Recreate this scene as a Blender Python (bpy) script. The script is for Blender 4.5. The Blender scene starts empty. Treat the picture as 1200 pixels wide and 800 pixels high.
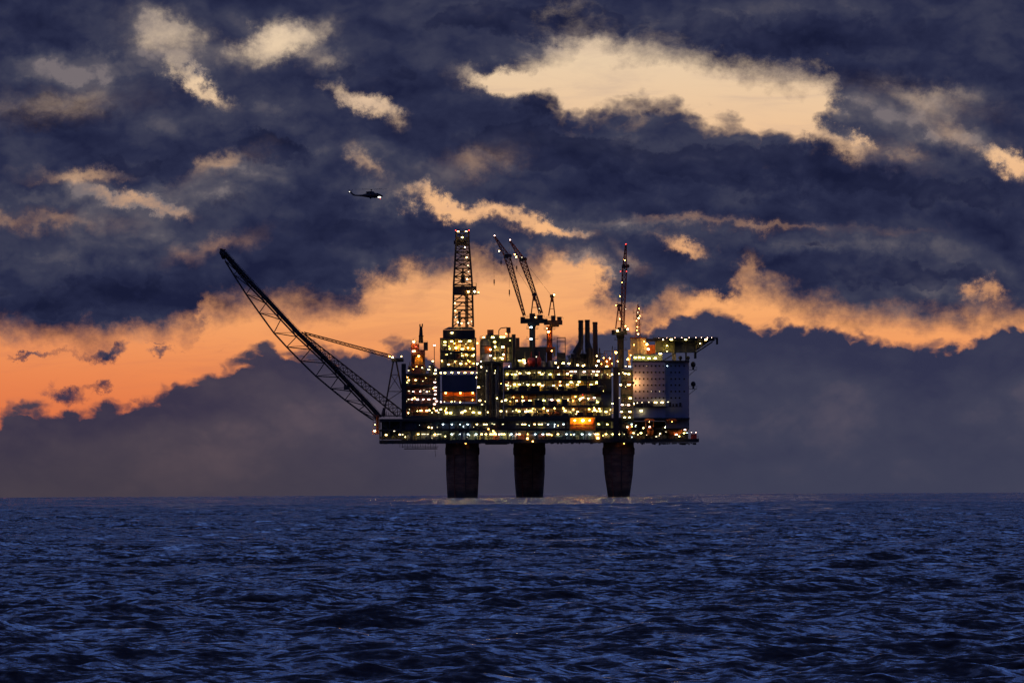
import bpy, math, random
import numpy as np
from mathutils import Vector, Matrix

random.seed(7)
SC = bpy.context.scene
COL = SC.collection
R = math.radians

# ------------------------------------------------------------------ camera
EYE = 6.0                 # metres above the sea
DIST = 5000.0             # metres to the platform
PX = 7.2e-5               # radians seen by one photograph pixel
S = DIST * PX             # metres per photograph pixel at the platform
V_EYE = 561.0             # photograph row at eye level (the sea horizon dips below it)
EARTH = 6.371e6
ROLL = -0.0050

cam = bpy.data.cameras.new('camera')
cam.sensor_width = 36.0
cam.lens = 36.0 / (1200 * PX)
cam.clip_start = 1.0
cam.clip_end = 60000.0
cam_ob = bpy.data.objects.new('camera', cam)
COL.objects.link(cam_ob)
cam_ob.location = (0, 0, EYE)
pitch = math.atan((V_EYE - 400) * PX)
cam_ob.matrix_world = Matrix.Translation((0, 0, EYE)) @ Matrix.Rotation(math.pi / 2 + pitch, 4, 'X') @ Matrix.Rotation(ROLL, 4, 'Z')
SC.camera = cam_ob

SC.view_settings.view_transform = 'Standard'
SC.view_settings.look = 'None'
SC.view_settings.exposure = 0.0
SC.view_settings.gamma = 1.0
SC.view_settings.use_curve_mapping = False
SC.render.engine = 'CYCLES'
SC.cycles.use_denoising = True
SC.cycles.use_adaptive_sampling = True
SC.cycles.adaptive_threshold = 0.015
SC.cycles.adaptive_min_samples = 12
SC.cycles.max_bounces = 4
SC.cycles.diffuse_bounces = 2
SC.cycles.glossy_bounces = 2
SC.cycles.sample_clamp_indirect = 3.0
SC.cycles.filter_width = 1.5
SC.render.film_transparent = False

def srgb(r, g, b):
    return tuple(((c / 255) / 12.92 if c / 255 <= 0.04045 else ((c / 255 + 0.055) / 1.055) ** 2.4) for c in (r, g, b)) + (1.0,)

# ------------------------------------------------------------------ node helper
class NT:
    def __init__(self, tree):
        self.t = tree; self.n = tree.nodes; self.l = tree.links
    def new(self, typ, **kw):
        nd = self.n.new(typ)
        for k, v in kw.items(): setattr(nd, k, v)
        return nd
    def put(self, sock, val):
        if val is None: return
        if isinstance(val, bpy.types.NodeSocket): self.l.new(val, sock)
        else: sock.default_value = val
    def m(self, op, a, b=None, c=None, clamp=False):
        nd = self.new('ShaderNodeMath', operation=op, use_clamp=clamp)
        self.put(nd.inputs[0], a); self.put(nd.inputs[1], b); self.put(nd.inputs[2], c)
        return nd.outputs[0]
    def vm(self, op, a, b=None, scale=None):
        nd = self.new('ShaderNodeVectorMath', operation=op)
        self.put(nd.inputs[0], a); self.put(nd.inputs[1], b)
        if scale is not None: self.put(nd.inputs['Scale'], scale)
        return nd.outputs['Value'] if op in ('LENGTH', 'DOT_PRODUCT') else nd.outputs['Vector']
    def xyz(self, x, y, z=0.0):
        nd = self.new('ShaderNodeCombineXYZ')
        self.put(nd.inputs[0], x); self.put(nd.inputs[1], y); self.put(nd.inputs[2], z)
        return nd.outputs[0]
    def noise(self, vec, scale, detail=4.0, rough=0.55, lac=2.0, dist=0.0, color=False, typ='FBM'):
        nd = self.new('ShaderNodeTexNoise', noise_dimensions='3D')
        nd.noise_type = typ
        self.put(nd.inputs['Vector'], vec); self.put(nd.inputs['Scale'], scale); self.put(nd.inputs['Detail'], detail)
        self.put(nd.inputs['Roughness'], rough); self.put(nd.inputs['Lacunarity'], lac); self.put(nd.inputs['Distortion'], dist)
        return nd.outputs['Color'] if color else nd.outputs['Fac']
    def sstep(self, x, a, b, lo=0.0, hi=1.0):
        nd = self.new('ShaderNodeMapRange', interpolation_type='SMOOTHSTEP')
        self.put(nd.inputs[0], x); self.put(nd.inputs[1], a); self.put(nd.inputs[2], b); self.put(nd.inputs[3], lo); self.put(nd.inputs[4], hi)
        return nd.outputs[0]
    def lin(self, x, a, b, lo=0.0, hi=1.0):
        nd = self.new('ShaderNodeMapRange')
        self.put(nd.inputs[0], x); self.put(nd.inputs[1], a); self.put(nd.inputs[2], b); self.put(nd.inputs[3], lo); self.put(nd.inputs[4], hi)
        return nd.outputs[0]
    def mix(self, f, a, b, mode='MIX'):
        nd = self.new('ShaderNodeMix', data_type='RGBA', blend_type=mode)
        self.put(nd.inputs[0], f); self.put(nd.inputs[6], a); self.put(nd.inputs[7], b)
        return nd.outputs[2]
    def ramp(self, x, stops, interp='LINEAR'):
        nd = self.new('ShaderNodeValToRGB')
        cr = nd.color_ramp; cr.interpolation = interp
        while len(cr.elements) < len(stops): cr.elements.new(0.5)
        for e, (p, c) in zip(cr.elements, stops): e.position = p; e.color = c
        self.put(nd.inputs[0], x)
        return nd.outputs[0]
    def curve(self, x, pts):
        nd = self.new('ShaderNodeFloatCurve')
        cv = nd.mapping.curves[0]
        while len(cv.points) < len(pts): cv.points.new(0.5, 0.5)
        for p, (a, b) in zip(cv.points, pts): p.location = (a, b); p.handle_type = 'AUTO_CLAMPED'
        nd.mapping.update()
        self.put(nd.inputs['Value'], x)
        return nd.outputs[0]

# ------------------------------------------------------------------ sky
world = bpy.data.worlds.new('World')
SC.world = world
world.use_nodes = True
world.node_tree.nodes.clear()
W = NT(world.node_tree)
tc = W.new('ShaderNodeTexCoord').outputs['Generated']
dirn = W.vm('NORMALIZE', tc)
sep = W.new('ShaderNodeSeparateXYZ'); W.l.new(dirn, sep.inputs[0])
dx, dy, dz = sep.outputs
UNIT = 100 * PX                                   # one unit of the sky map = 0.41 degrees
az = W.m('ARCTAN2', dx, dy)
el = W.m('ARCSINE', dz)
U = W.m('DIVIDE', az, UNIT)
V = W.m('DIVIDE', el, UNIT)
P = W.xyz(U, V, 0.0)
def sky_uv(u, v):
    return ((u - 600) / 100.0, (V_EYE - (v + 0.005 * (u - 600))) / 100.0)

# clear dusk sky: orange over the horizon, cream, then blue towards the zenith
elp = W.m('MAXIMUM', el, 0.0)
tt = W.m('POWER', W.m('DIVIDE', elp, math.pi / 2), 0.4)
def tpos(deg): return (deg / 90.0) ** 0.4
clear = W.ramp(tt, [
    (0.0, srgb(205, 100, 62)), (tpos(0.30), srgb(224, 118, 70)), (tpos(0.52), srgb(240, 146, 88)), (tpos(0.75), srgb(247, 168, 106)),
    (tpos(1.05), srgb(248, 180, 122)), (tpos(1.5), srgb(241, 190, 142)), (tpos(2.0), srgb(234, 205, 170)), (tpos(3.0), srgb(215, 200, 182)),
    (tpos(5), srgb(100, 134, 200)), (tpos(8), srgb(86, 132, 222)), (tpos(15), srgb(74, 122, 222)), (tpos(26), srgb(62, 110, 212)), (tpos(50), srgb(44, 86, 174)), (1.0, srgb(36, 70, 146))])
nish = W.new('ShaderNodeTexSky', sky_type='NISHITA')
nish.sun_disc = False
nish.sun_elevation = R(-1.5)
nish.sun_rotation = R(-4)
nish.altitude = 0
nish.air_density = 1.2
nish.dust_density = 1.0
nish.ozone_density = 2.0
nishs = W.vm('SCALE', nish.outputs[0], scale=NISH_GAIN if 'NISH_GAIN' in globals() else 0.10)
clear = W.mix(W.sstep(el, R(8), R(30), 0.0, 0.45), clear, nishs)
# the glow belongs to the sunset side; the opposite side of the sky is blue grey
away = W.sstep(W.m('ABSOLUTE', az), R(35), R(130))
clear = W.mix(W.m('MULTIPLY', away, 0.85), clear, W.ramp(tt, [(0.0, srgb(70, 74, 100)), (tpos(10), srgb(58, 86, 160)), (1.0, srgb(30, 50, 104))]))
# the left of the low band is redder
red = W.m('MULTIPLY', W.sstep(U, 0.5, -6.5), W.sstep(V, 3.2, 0.6))
clear = W.mix(W.m('MULTIPLY', red, 0.5), clear, srgb(226, 116, 72))

streak = W.sstep(W.noise(W.vm('MULTIPLY', P, (0.55, 3.0, 1.0)), 1.0, 7, 0.62, dist=0.9), 0.43, 0.70)
clear = W.mix(W.m('MULTIPLY', streak, W.sstep(V, 4.6, 2.0, 0.34, 0.28)), clear, W.mix(W.sstep(V, 1.2, 4.6), srgb(188, 112, 88), srgb(188, 164, 150)))

# warped coordinates for ragged edges
wn = W.noise(P, 0.9, 5, 0.55, color=True)
wv = W.vm('MULTIPLY', W.vm('SUBTRACT', wn, (0.5, 0.5, 0.5)), (0.85, 0.55, 0.0))
PW = W.vm('ADD', P, wv)
wn2 = W.noise(P, 3.2, 5, 0.6, color=True)
wv2 = W.vm('MULTIPLY', W.vm('SUBTRACT', wn2, (0.5, 0.5, 0.5)), (0.26, 0.20, 0.0))
PW2 = W.vm('ADD', P, wv2)                          # lightly warped: keeps placed shapes in place
wn3 = W.noise(W.vm('ADD', P, (3.0, 11.0, 5.0)), 1.9, 9, 0.68, color=True)
wv3 = W.vm('MULTIPLY', W.vm('SUBTRACT', wn3, (0.5, 0.5, 0.5)), (1.05, 0.72, 0.0))
PW3 = W.vm('ADD', P, wv3)                          # torn: for the gaps in the cloud deck
PA = W.vm('MULTIPLY', PW, (0.75, 1.35, 1.0))
n1 = W.m('SUBTRACT', W.noise(PA, 1.15, 10, 0.62), 0.5)
n2 = W.m('SUBTRACT', W.noise(W.vm('ADD', W.vm('MULTIPLY', PW, (0.55, 1.1, 1.0)), (31.0, 7.0, 0.0)), 0.9, 6, 0.48), 0.5)
# billows: sums of folded noise make round heads with creases between them
PB = W.vm('MULTIPLY', PW2, (1.0, 1.45, 1.0))
def fold(sc, off):
    return W.m('ABSOLUTE', W.m('SUBTRACT', W.noise(W.vm('ADD', PB, (off, off * 0.7, 0.0)), sc, 0.0, 0.5), 0.5))
bil = W.m('MULTIPLY', fold(1.25, 3.0), 1.9)
bil = W.m('MULTIPLY_ADD', fold(2.7, 9.0), 1.15, bil)
bil = W.m('MULTIPLY_ADD', fold(5.6, 21.0), 0.55, bil)
bil = W.m('MULTIPLY_ADD', fold(11.5, 33.0), 0.25, bil)
bil = W.m('SUBTRACT', bil, 0.46)

def split2(vec):
    q = W.new('ShaderNodeSeparateXYZ'); W.l.new(vec, q.inputs[0])
    return q.outputs[0], q.outputs[1]
U2, V2 = split2(PW2)
U3, V3 = split2(PW3)

def edge(pts, U=U):
    q = []
    for u, v in pts:
        a, b = sky_uv(u, v)
        q.append(((a + 6.6) / 13.2, b / 6.0))
    c = W.curve(W.lin(U, -6.6, 6.6, 0.0, 1.0), q)
    return W.m('MULTIPLY', c, 6.0)

# --- bank of cloud standing on the horizon
E1 = edge([(-60, 500), (30, 488), (110, 478), (190, 464), (235, 452), (270, 430), (320, 414), (400, 416), (470, 412), (530, 424), (600, 420), (660, 408), (700, 400), (760, 388), (800, 374), (840, 368), (880, 380), (950, 384), (1000, 400), (1050, 416), (1110, 404), (1160, 396), (1260, 385)], U2)
F1 = W.m('ADD', W.m('ADD', W.m('SUBTRACT', E1, V2), 0.09), W.m('ADD', W.m('MULTIPLY', bil, 0.36), W.m('MULTIPLY', n1, 0.26)))

# --- upper deck of cloud
E2 = edge([(-60, 372), (40, 377), (150, 374), (225, 366), (240, 346), (300, 342), (400, 346), (430, 322), (500, 310), (560, 290), (620, 292), (680, 318), (735, 344), (762, 348), (785, 338), (830, 318), (880, 322), (930, 340), (1000, 356), (1100, 361), (1160, 352), (1260, 360)], U3)
F2 = W.m('MINIMUM', W.m('ADD', W.m('MULTIPLY', W.m('SUBTRACT', V3, E2), 1.8), 0.46), 0.80)
OT = edge([(520, 92), (560, 82), (620, 76), (690, 58), (760, 70), (830, 82), (900, 98), (960, 106), (995, 128), (1010, 150)], U3)
OB = edge([(520, 88), (560, 98), (590, 111), (605, 107), (625, 106), (645, 112), (665, 122), (680, 128), (692, 120), (715, 114), (740, 112), (765, 107), (790, 111), (805, 121), (820, 134), (835, 139), (850, 137), (865, 140), (880, 147), (900, 153), (925, 154), (945, 149), (955, 137), (970, 131), (985, 138), (1000, 150)], U2)
FA = W.m('MAXIMUM', W.m('ADD', W.m('SUBTRACT', OB, V2), W.m('MULTIPLY', bil, 0.26)), W.m('ADD', W.m('MULTIPLY', W.m('SUBTRACT', V3, OT), 0.62), W.m('ADD', W.m('MULTIPLY', n2, 0.3), W.m('MULTIPLY', n1, 0.3))))
inside = W.m('MULTIPLY', W.sstep(U3, -0.8, 0.5), W.sstep(U3, 4.4, 3.5))
FA = W.m('ADD', W.m('MULTIPLY', FA, 2.0), W.m('ADD', -0.02, W.m('SUBTRACT', 1.0, inside)))
lump = W.m('MULTIPLY', inside, W.sstep(W.m('ABSOLUTE', W.m('SUBTRACT', V, OB)), 0.45, 0.05))   # crisp cauliflower tops here
F2 = W.m('MINIMUM', F2, FA)

def blob(u, v, ru, rv, deg=0.0):
    return (u, v, ru, rv, deg)
def total(items):
    # nodes are made one blob at a time so the shader stack stays small
    acc = None
    for (u, v, ru, rv, deg), k in items:
        a, b = sky_uv(u, v)
        mp = W.new('ShaderNodeMapping', vector_type='TEXTURE')
        mp.inputs['Location'].default_value = (a, b, 0)
        mp.inputs['Rotation'].default_value = (0, 0, R(deg))
        mp.inputs['Scale'].default_value = (ru / 100, rv / 100, 1e9)
        W.l.new(PW3 if acc is None else W.xyz(U3, V3, acc), mp.inputs['Vector'])   # the idle third axis makes the blobs evaluate in turn
        s = W.sstep(W.vm('LENGTH', mp.outputs[0]), 1.5, 0.0)
        acc = W.m('MULTIPLY_ADD', s, k, 0.0 if acc is None else acc)
    return acc
holes = total([
    (blob(330, 50, 62, 22, 16), 0.85), (blob(236, 98, 42, 14, -38), 1.0), (blob(195, 40, 55, 26, -15), 0.60), (blob(432, 122, 38, 12, -22), 0.8),
    (blob(385, 72, 30, 16), 0.42), (blob(575, 96, 50, 16, -14), 0.7), (blob(700, 60, 60, 18, 5), 0.3),
    (blob(515, 238, 44, 12, -22), 1.1), (blob(590, 254, 60, 11, -12), 1.0), (blob(660, 266, 40, 8, -8), 0.75), (blob(808, 288, 30, 10, -16), 0.85), (blob(735, 300, 26, 12, -30), 0.45),
    (blob(430, 195, 30, 14, -30), 0.55), (blob(160, 236, 60, 10, -14), 0.55), (blob(90, 205, 60, 10, 0), 0.42), (blob(260, 195, 60, 12, 20), 0.35),
    (blob(1188, 190, 34, 14, -25), 1.0), (blob(985, 166, 40, 16, -25), 0.6), (blob(1060, 185, 40, 16, -25), 0.32), (blob(1080, 112, 90, 18, -10), 0.32), (blob(1130, 160, 60, 20, -20), 0.28),
    (blob(680, 325, 34, 30, -40), 0.9), (blob(880, 312, 20, 14, 40), 0.3), (blob(1150, 340, 24, 10, 0), 0.55),
    (blob(60, 125, 120, 22, 5), 0.28), (blob(900, 264, 160, 8, -2), 0.40), (blob(560, 190, 60, 22, 15), 0.25), (blob(470, 335, 40, 14, 10), 0.25),
    (blob(50, 262, 100, 12, 0), 0.33), (blob(250, 290, 60, 14, 20), 0.25)])
adds = total([(blob(748, 325, 28, 34, -24), 0.6), (blob(700, 290, 50, 18, -30), 0.35), (blob(838, 328, 38, 16, 10), 0.8), (blob(590, 275, 40, 20, 0), 0.45), (blob(150, 345, 90, 32, 0), 0.4), (blob(370, 300, 90, 24, 0), 0.35), (blob(930, 50, 240, 34, 0), 0.3)])
F2 = W.m('ADD', W.m('SUBTRACT', F2, W.m('MULTIPLY', holes, 1.16)), W.m('ADD', adds, W.m('MULTIPLY', n1, W.m('SUBTRACT', 1.0, W.m('MULTIPLY', lump, 0.40)))))

# --- small loose clouds over the bank
F3 = total([(blob(118, 412, 34, 10, 4), 1.0), (blob(42, 420, 40, 5, 3), 0.9), (blob(186, 414, 22, 6, 0), 0.85), (blob(72, 460, 30, 12, -8), 1.0), (blob(113, 452, 18, 7, 0), 0.9), (blob(190, 466, 44, 8, 5), 0.8), (blob(180, 404, 18, 3, 0), 0.7), (blob(255, 408, 18, 4, 0), 0.25), (blob(648, 385, 18, 5, 0), 0.3)])
F3 = W.m('ADD', W.m('SUBTRACT', F3, 0.45), W.m('MULTIPLY', n1, 0.75))

# --- broken cloud over the rest of the sky, drawn on a flat ceiling overhead
zc = W.m('ADD', W.m('MAXIMUM', dz, 0.0), 0.06)
CE = W.xyz(W.m('DIVIDE', dx, zc), W.m('DIVIDE', dy, zc), 0.0)
nce = W.noise(CE, 0.9, 6, 0.55, dist=0.4)
F4 = W.m('MULTIPLY', W.m('SUBTRACT', nce, 0.48), 3.0)
hi = W.sstep(el, R(5.0), R(10.0))
F23 = W.m('MAXIMUM', F2, F3)
FU = W.m('ADD', W.m('MULTIPLY', F23, W.m('SUBTRACT', 1.0, hi)), W.m('MULTIPLY', F4, hi))

# upper cloud colour: deep blue where thick, mauve grey where thin
aU = W.sstep(FU, W.m('MULTIPLY_ADD', lump, 0.16, -0.26), W.m('MULTIPLY_ADD', lump, -0.40, 0.66))
aU = W.m('POWER', aU, 0.66)
# thin veils round the gaps let some of the glow through
pen = W.m('MULTIPLY', W.m('MINIMUM', holes, 1.0), W.sstep(n1, -0.16, 0.14, 0.75, 0.12))
aU = W.m('MULTIPLY', aU, W.m('SUBTRACT', 1.0, W.m('MULTIPLY', pen, 0.62)))
lights = total([(blob(90, 80, 120, 24, 0), 0.36), (blob(60, 235, 110, 18, 0), 0.34), (blob(200, 140, 80, 18, -10), 0.2), (blob(310, 140, 120, 22, -12), 0.26), (blob(490, 210, 80, 30, -20), 0.30), (blob(110, 285, 150, 24, 0), 0.22), (blob(440, 226, 60, 20, -10), 0.26),
    (blob(1060, 140, 130, 34, -8), 0.30), (blob(720, 170, 180, 16, -6), 0.14), (blob(960, 285, 150, 14, 0), 0.30), (blob(240, 225, 110, 22, 14), 0.30), (blob(180, 70, 120, 30, 0), 0.16), (blob(720, 262, 130, 12, -6), 0.22), (blob(800, 230, 200, 14, -6), 0.10), (blob(700, 300, 60, 20, -20), 0.15)])
# --- darker, heavier masses hanging in front of the deck
masses = total([(blob(70, 135, 120, 36, 0), 0.95), (blob(150, 192, 84, 20, -8), 1.0), (blob(320, 172, 84, 24, -15), 0.95), (blob(100, 345, 150, 30, 0), 1.0), (blob(430, 272, 130, 30, -5), 0.95), (blob(455, 88, 80, 24, 5), 0.85),
    (blob(590, 22, 160, 30, 0), 1.0), (blob(950, 40, 290, 34, 0), 0.95), (blob(600, 170, 120, 40, -8), 0.85), (blob(790, 190, 210, 36, -8), 0.95), (blob(1010, 205, 150, 34, -10), 0.9), (blob(1080, 322, 130, 22, 0), 1.0), (blob(1160, 235, 70, 28, 0), 0.8),
    (blob(760, 122, 60, 14, -6), 0.9), (blob(630, 122, 40, 14, 0), 0.8), (blob(968, 166, 34, 22, -20), 0.85), (blob(750, 330, 30, 36, -24), 0.8), (blob(30, 30, 90, 26, 0), 0.7), (blob(960, 285, 50, 10, 0), 0.6), (blob(250, 235, 70, 16, 10), 0.6), (blob(1130, 100, 80, 20, 0), 0.5)])
FD = W.m('ADD', W.m('SUBTRACT', masses, 0.50), W.m('ADD', W.m('MULTIPLY', n1, 0.7), W.m('MULTIPLY', bil, 0.85)))
aD = W.m('MULTIPLY', W.sstep(FD, -0.02, 0.26), W.m('SUBTRACT', 1.0, hi))
# relief: the same lumps sampled a little lower, so swells show a lit and a shaded side
PR = W.vm('ADD', W.vm('MULTIPLY', PW, (0.75, 1.35, 1.0)), (0.0, 0.0, 3.0))
rA = W.noise(PR, 1.2, 4, 0.5)
rB = W.noise(W.vm('ADD', PR, (-0.08, -0.2, 0.0)), 1.2, 4, 0.5)
relief = W.m('SUBTRACT', rA, rB)
shade = W.m('ADD', W.m('ADD', W.m('MULTIPLY', n2, 1.5), W.m('MULTIPLY', relief, 1.5)), W.m('ADD', 0.47, W.m('MULTIPLY', bil, 0.55)))
shade = W.m('ADD', W.m('MULTIPLY_ADD', W.m('MINIMUM', holes, 1.0), 0.30, shade), W.m('MULTIPLY', lights, 2.0))
shade = W.m('MULTIPLY', shade, W.sstep(FU, 1.3, 0.2, 0.6, 1.0), clamp=True)
shade = W.m('ADD', shade, W.m('MULTIPLY', hi, -0.25))
cU = W.ramp(shade, [(0.0, srgb(28, 32, 60)), (0.3, srgb(42, 46, 73)), (0.6, srgb(60, 62, 83)), (0.85, srgb(86, 83, 95)), (1.0, srgb(118, 109, 113))])
dsh = W.m('ADD', W.m('ADD', W.m('MULTIPLY', relief, 1.8), W.m('MULTIPLY', n2, 0.8)), W.m('MULTIPLY_ADD', bil, 0.55, 0.34), clamp=True)
cD = W.ramp(dsh, [(0.0, srgb(22, 26, 52)), (0.45, srgb(35, 39, 67)), (1.0, srgb(58, 61, 84))])
cU = W.mix(W.m('MULTIPLY', aD, 0.80), cU, cD)
sky = W.mix(aU, clear, cU)
# horizon bank in front: soft, mauve on the left, slate blue on the right
aB = W.sstep(F1, -0.06, 0.11)
depth = W.m('SUBTRACT', E1, V)
bn = W.m('ADD', W.m('MULTIPLY', n2, 1.3), W.m('ADD', W.m('MULTIPLY', relief, 0.7), W.m('MULTIPLY', bil, 0.30)))
bs = W.m('ADD', W.m('ADD', W.sstep(depth, 0.0, 0.95, 0.12, 0.62), W.sstep(depth, 1.0, 1.9, 0.0, -0.22)), bn, clamp=True)
cBl = W.ramp(bs, [(0.0, srgb(58, 52, 72)), (0.5, srgb(78, 68, 80)), (1.0, srgb(104, 86, 92))])
cBr = W.ramp(bs, [(0.0, srgb(50, 52, 78)), (0.5, srgb(64, 65, 86)), (1.0, srgb(92, 84, 98))])
cB = W.mix(W.sstep(U, -4.5, 2.0), cBl, cBr)
low = W.sstep(V, 0.9, -0.25)
cB = W.mix(W.m('MULTIPLY', low, 0.75), cB, W.mix(W.sstep(U, -5, 4), srgb(66, 59, 70), srgb(62, 64, 85)))
sky = W.mix(aB, sky, cB)
bg = W.new('ShaderNodeBackground')
W.l.new(sky, bg.inputs[0])
bg.inputs[1].default_value = 1.0
wo = W.new('ShaderNodeOutputWorld')
W.l.new(bg.outputs[0], wo.inputs[0])
world.cycles.sampling_method = 'NONE'

# ------------------------------------------------------------------ sea
def hash_waves():
    rng = np.random.RandomState(11)
    W_ = []
    for i in range(120):
        lam = 0.6 * (26.0 / 0.6) ** (i / 119.0) * rng.uniform(0.93, 1.07)
        k = 2 * math.pi / lam
        th = math.radians(-70) + rng.normal(0, 0.85 if lam < 6 else 0.5)          # waves run slantwise towards the viewer
        amp = 0.0112 * lam ** 0.9 * rng.uniform(0.7, 1.3)
        if lam > 1.8: amp *= (1.8 / lam) ** 0.72
        if lam > 4: amp *= 1.0 + 0.5 * min(1.0, (lam - 4) / 5)
        if lam > 12: amp *= (12 / lam) ** 0.3
        W_.append((k * math.cos(th), k * math.sin(th), amp, rng.uniform(0, 2 * math.pi), lam))
    for i in range(8):                                                             # long low swell
        lam = rng.uniform(45, 130); th = math.radians(-80) + rng.normal(0, 0.45)
        W_.append((2 * math.pi / lam * math.cos(th), 2 * math.pi / lam * math.sin(th), 0.10, rng.uniform(0, 2 * math.pi), lam))
    return W_
WAVES = hash_waves()

def build_sea():
    az_in = np.linspace(-0.06, 0.06, 370)
    g = [0.06]
    st = 0.12 / 369
    while g[-1] < math.pi - 0.05:
        st *= 1.13
        g.append(g[-1] + st)
    g = np.array(g[1:]); g = g[g < math.pi - 0.02]
    th = np.concatenate([-g[::-1], az_in, g])
    r = [4.0]
    while r[-1] < 260: r.append(r[-1] * 1.02 + 0.02)
    while r[-1] < 14000: r.append(r[-1] * (1 + (0.0011 if r[-1] < 900 else 0.0013 if r[-1] < 3000 else 0.0025 if r[-1] < 9500 else 0.01)))
    r = np.array(r)
    nr, nt = len(r), len(th)
    spac = np.gradient(r)
    RR, TT = np.meshgrid(r, th, indexing='ij')
    x = RR * np.sin(TT); y = RR * np.cos(TT)
    z = -RR ** 2 / (2 * EARTH)
    h = np.zeros_like(x); ox = np.zeros_like(x); oy = np.zeros_like(x)
    inner = np.abs(TT) < 0.6
    sp = np.maximum(np.repeat(spac[:, None], nt, 1), RR * np.abs(np.gradient(th))[None, :])
    xi, yi, spi = x[inner], y[inner], sp[inner]
    hi = np.zeros_like(xi); oxi = np.zeros_like(xi); oyi = np.zeros_like(xi)
    # gusts: patches of livelier and calmer water
    gust = 1.0 + 0.28 * np.sin(xi * 0.021 + yi * 0.009 + 1.0) * np.sin(xi * -0.013 + yi * 0.0052 + 0.4) + 0.18 * np.sin(xi * 0.063 - yi * 0.017)
    for kx, ky, a, ph, lam in WAVES:
        f = np.clip((lam / spi - 2.2) / 2.0, 0, 1) * a
        if lam < 12: f = f * gust
        p = kx * xi + ky * yi + ph
        k = math.hypot(kx, ky)
        c, s = np.cos(p), np.sin(p)
        hi += f * c
        oxi -= 0.7 * f * kx / k * s
        oyi -= 0.7 * f * ky / k * s
    h[inner] = hi; ox[inner] = oxi; oy[inner] = oyi
    co = np.stack([x + ox, y + oy, z + h], -1).reshape(-1, 3).astype(np.float32)
    idx = np.arange(nr * nt).reshape(nr, nt)
    a = idx[:-1, :-1].ravel(); b = idx[:-1, 1:].ravel(); c = idx[1:, 1:].ravel(); d = idx[1:, :-1].ravel()
    quads = np.stack([a, d, c, b], -1)
    # close the ring behind the viewer and the small hole under the camera
    back = np.stack([idx[:-1, -1], idx[1:, -1], idx[1:, 0], idx[:-1, 0]], -1)
    quads = np.concatenate([quads, back]).astype(np.int32)
    me = bpy.data.meshes.new('sea')
    me.vertices.add(len(co)); me.vertices.foreach_set('co', co.ravel())
    nq = len(quads)
    me.loops.add(nq * 4); me.loops.foreach_set('vertex_index', quads.ravel())
    me.polygons.add(nq)
    me.polygons.foreach_set('loop_start', np.arange(0, nq * 4, 4, dtype=np.int32))
    me.polygons.foreach_set('loop_total', np.full(nq, 4, np.int32))
    me.polygons.foreach_set('use_smooth', np.ones(nq, bool))
    me.update(calc_edges=True)
    me.validate()
    o = bpy.data.objects.new('sea', me)
    COL.objects.link(o)
    o['kind'] = 'structure'
    m = bpy.data.materials.new('sea_water')
    m.use_nodes = True
    T = NT(m.node_tree)
    pb = m.node_tree.nodes['Principled BSDF']
    pb.inputs['Base Color'].default_value = (0.0010, 0.003, 0.011, 1)
    pb.inputs['Roughness'].default_value = 0.06
    pb.inputs['IOR'].default_value = 1.333
    g_ = T.new('ShaderNodeNewGeometry')
    geo = g_.outputs['Position']
    mp = T.new('ShaderNodeMapping'); mp.inputs['Rotation'].default_value = (0, 0, R(20)); mp.inputs['Scale'].default_value = (0.7, 1.0, 1.0)
    T.l.new(geo, mp.inputs['Vector'])
    # small wind ripples as slopes added to the wave normals
    cA = T.vm('SUBTRACT', T.noise(mp.outputs[0], 2.8, 3, 0.6, color=True), (0.5, 0.5, 0.5))
    cB = T.vm('SUBTRACT', T.noise(T.vm('ADD', mp.outputs[0], (17.0, 5.0, 0.0)), 0.75, 2, 0.5, color=True), (0.5, 0.5, 0.5))
    sl = T.vm('ADD', T.vm('MULTIPLY', cA, (1.2, 1.75, 0.0)), T.vm('MULTIPLY', cB, (0.7, 1.25, 0.0)))
    sl = T.vm('ADD', sl, (0.0, -0.135, 0.0))                  # added lean towards the viewer: ripples mirror higher sky and read darker
    nn = T.vm('NORMALIZE', T.vm('ADD', g_.outputs['Normal'], sl))
    T.l.new(nn, pb.inputs['Normal'])
    me.materials.append(m)
    return o
build_sea()

# ------------------------------------------------------------------ materials
MATS = {}
def paint(name, col, rough=0.55, metal=0.0, var=0.35, scale=0.35, streak=True):
    if name in MATS: return MATS[name]
    m = bpy.data.materials.new(name); m.use_nodes = True
    T = NT(m.node_tree); pb = m.node_tree.nodes['Principled BSDF']
    geo = T.new('ShaderNodeNewGeometry').outputs['Position']
    v = T.vm('MULTIPLY', geo, (1.0, 1.0, 0.35 if streak else 1.0))
    n = T.noise(v, scale, 4, 0.6)
    n2 = T.noise(v, scale * 7, 3, 0.6)
    f = T.lin(T.m('ADD', T.m('MULTIPLY', n, 0.65), T.m('MULTIPLY', n2, 0.35)), 0.3, 0.7, 0.0, 1.0)
    dark = tuple(c * (1 - var) for c in col) + (1,)
    rusty = (col[0] * (1 - var * 0.4) + 0.02, col[1] * (1 - var) , col[2] * (1 - var), 1)
    c = T.mix(f, dark, tuple(col) + (1,))
    c = T.mix(T.sstep(n2, 0.56, 0.7, 0, 0.6), c, rusty)
    T.l.new(c, pb.inputs['Base Color'])
    pb.inputs['Roughness'].default_value = rough
    pb.inputs['Metallic'].default_value = metal
    MATS[name] = m
    return m
def glow(name, col, power):
    if name in MATS: return MATS[name]
    m = bpy.data.materials.new(name); m.use_nodes = True
    pb = m.node_tree.nodes['Principled BSDF']
    pb.inputs['Base Color'].default_value = tuple(col) + (1,)
    pb.inputs['Emission Color'].default_value = tuple(col) + (1,)
    pb.inputs['Emission Strength'].default_value = power
    MATS[name] = m
    return m
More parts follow.
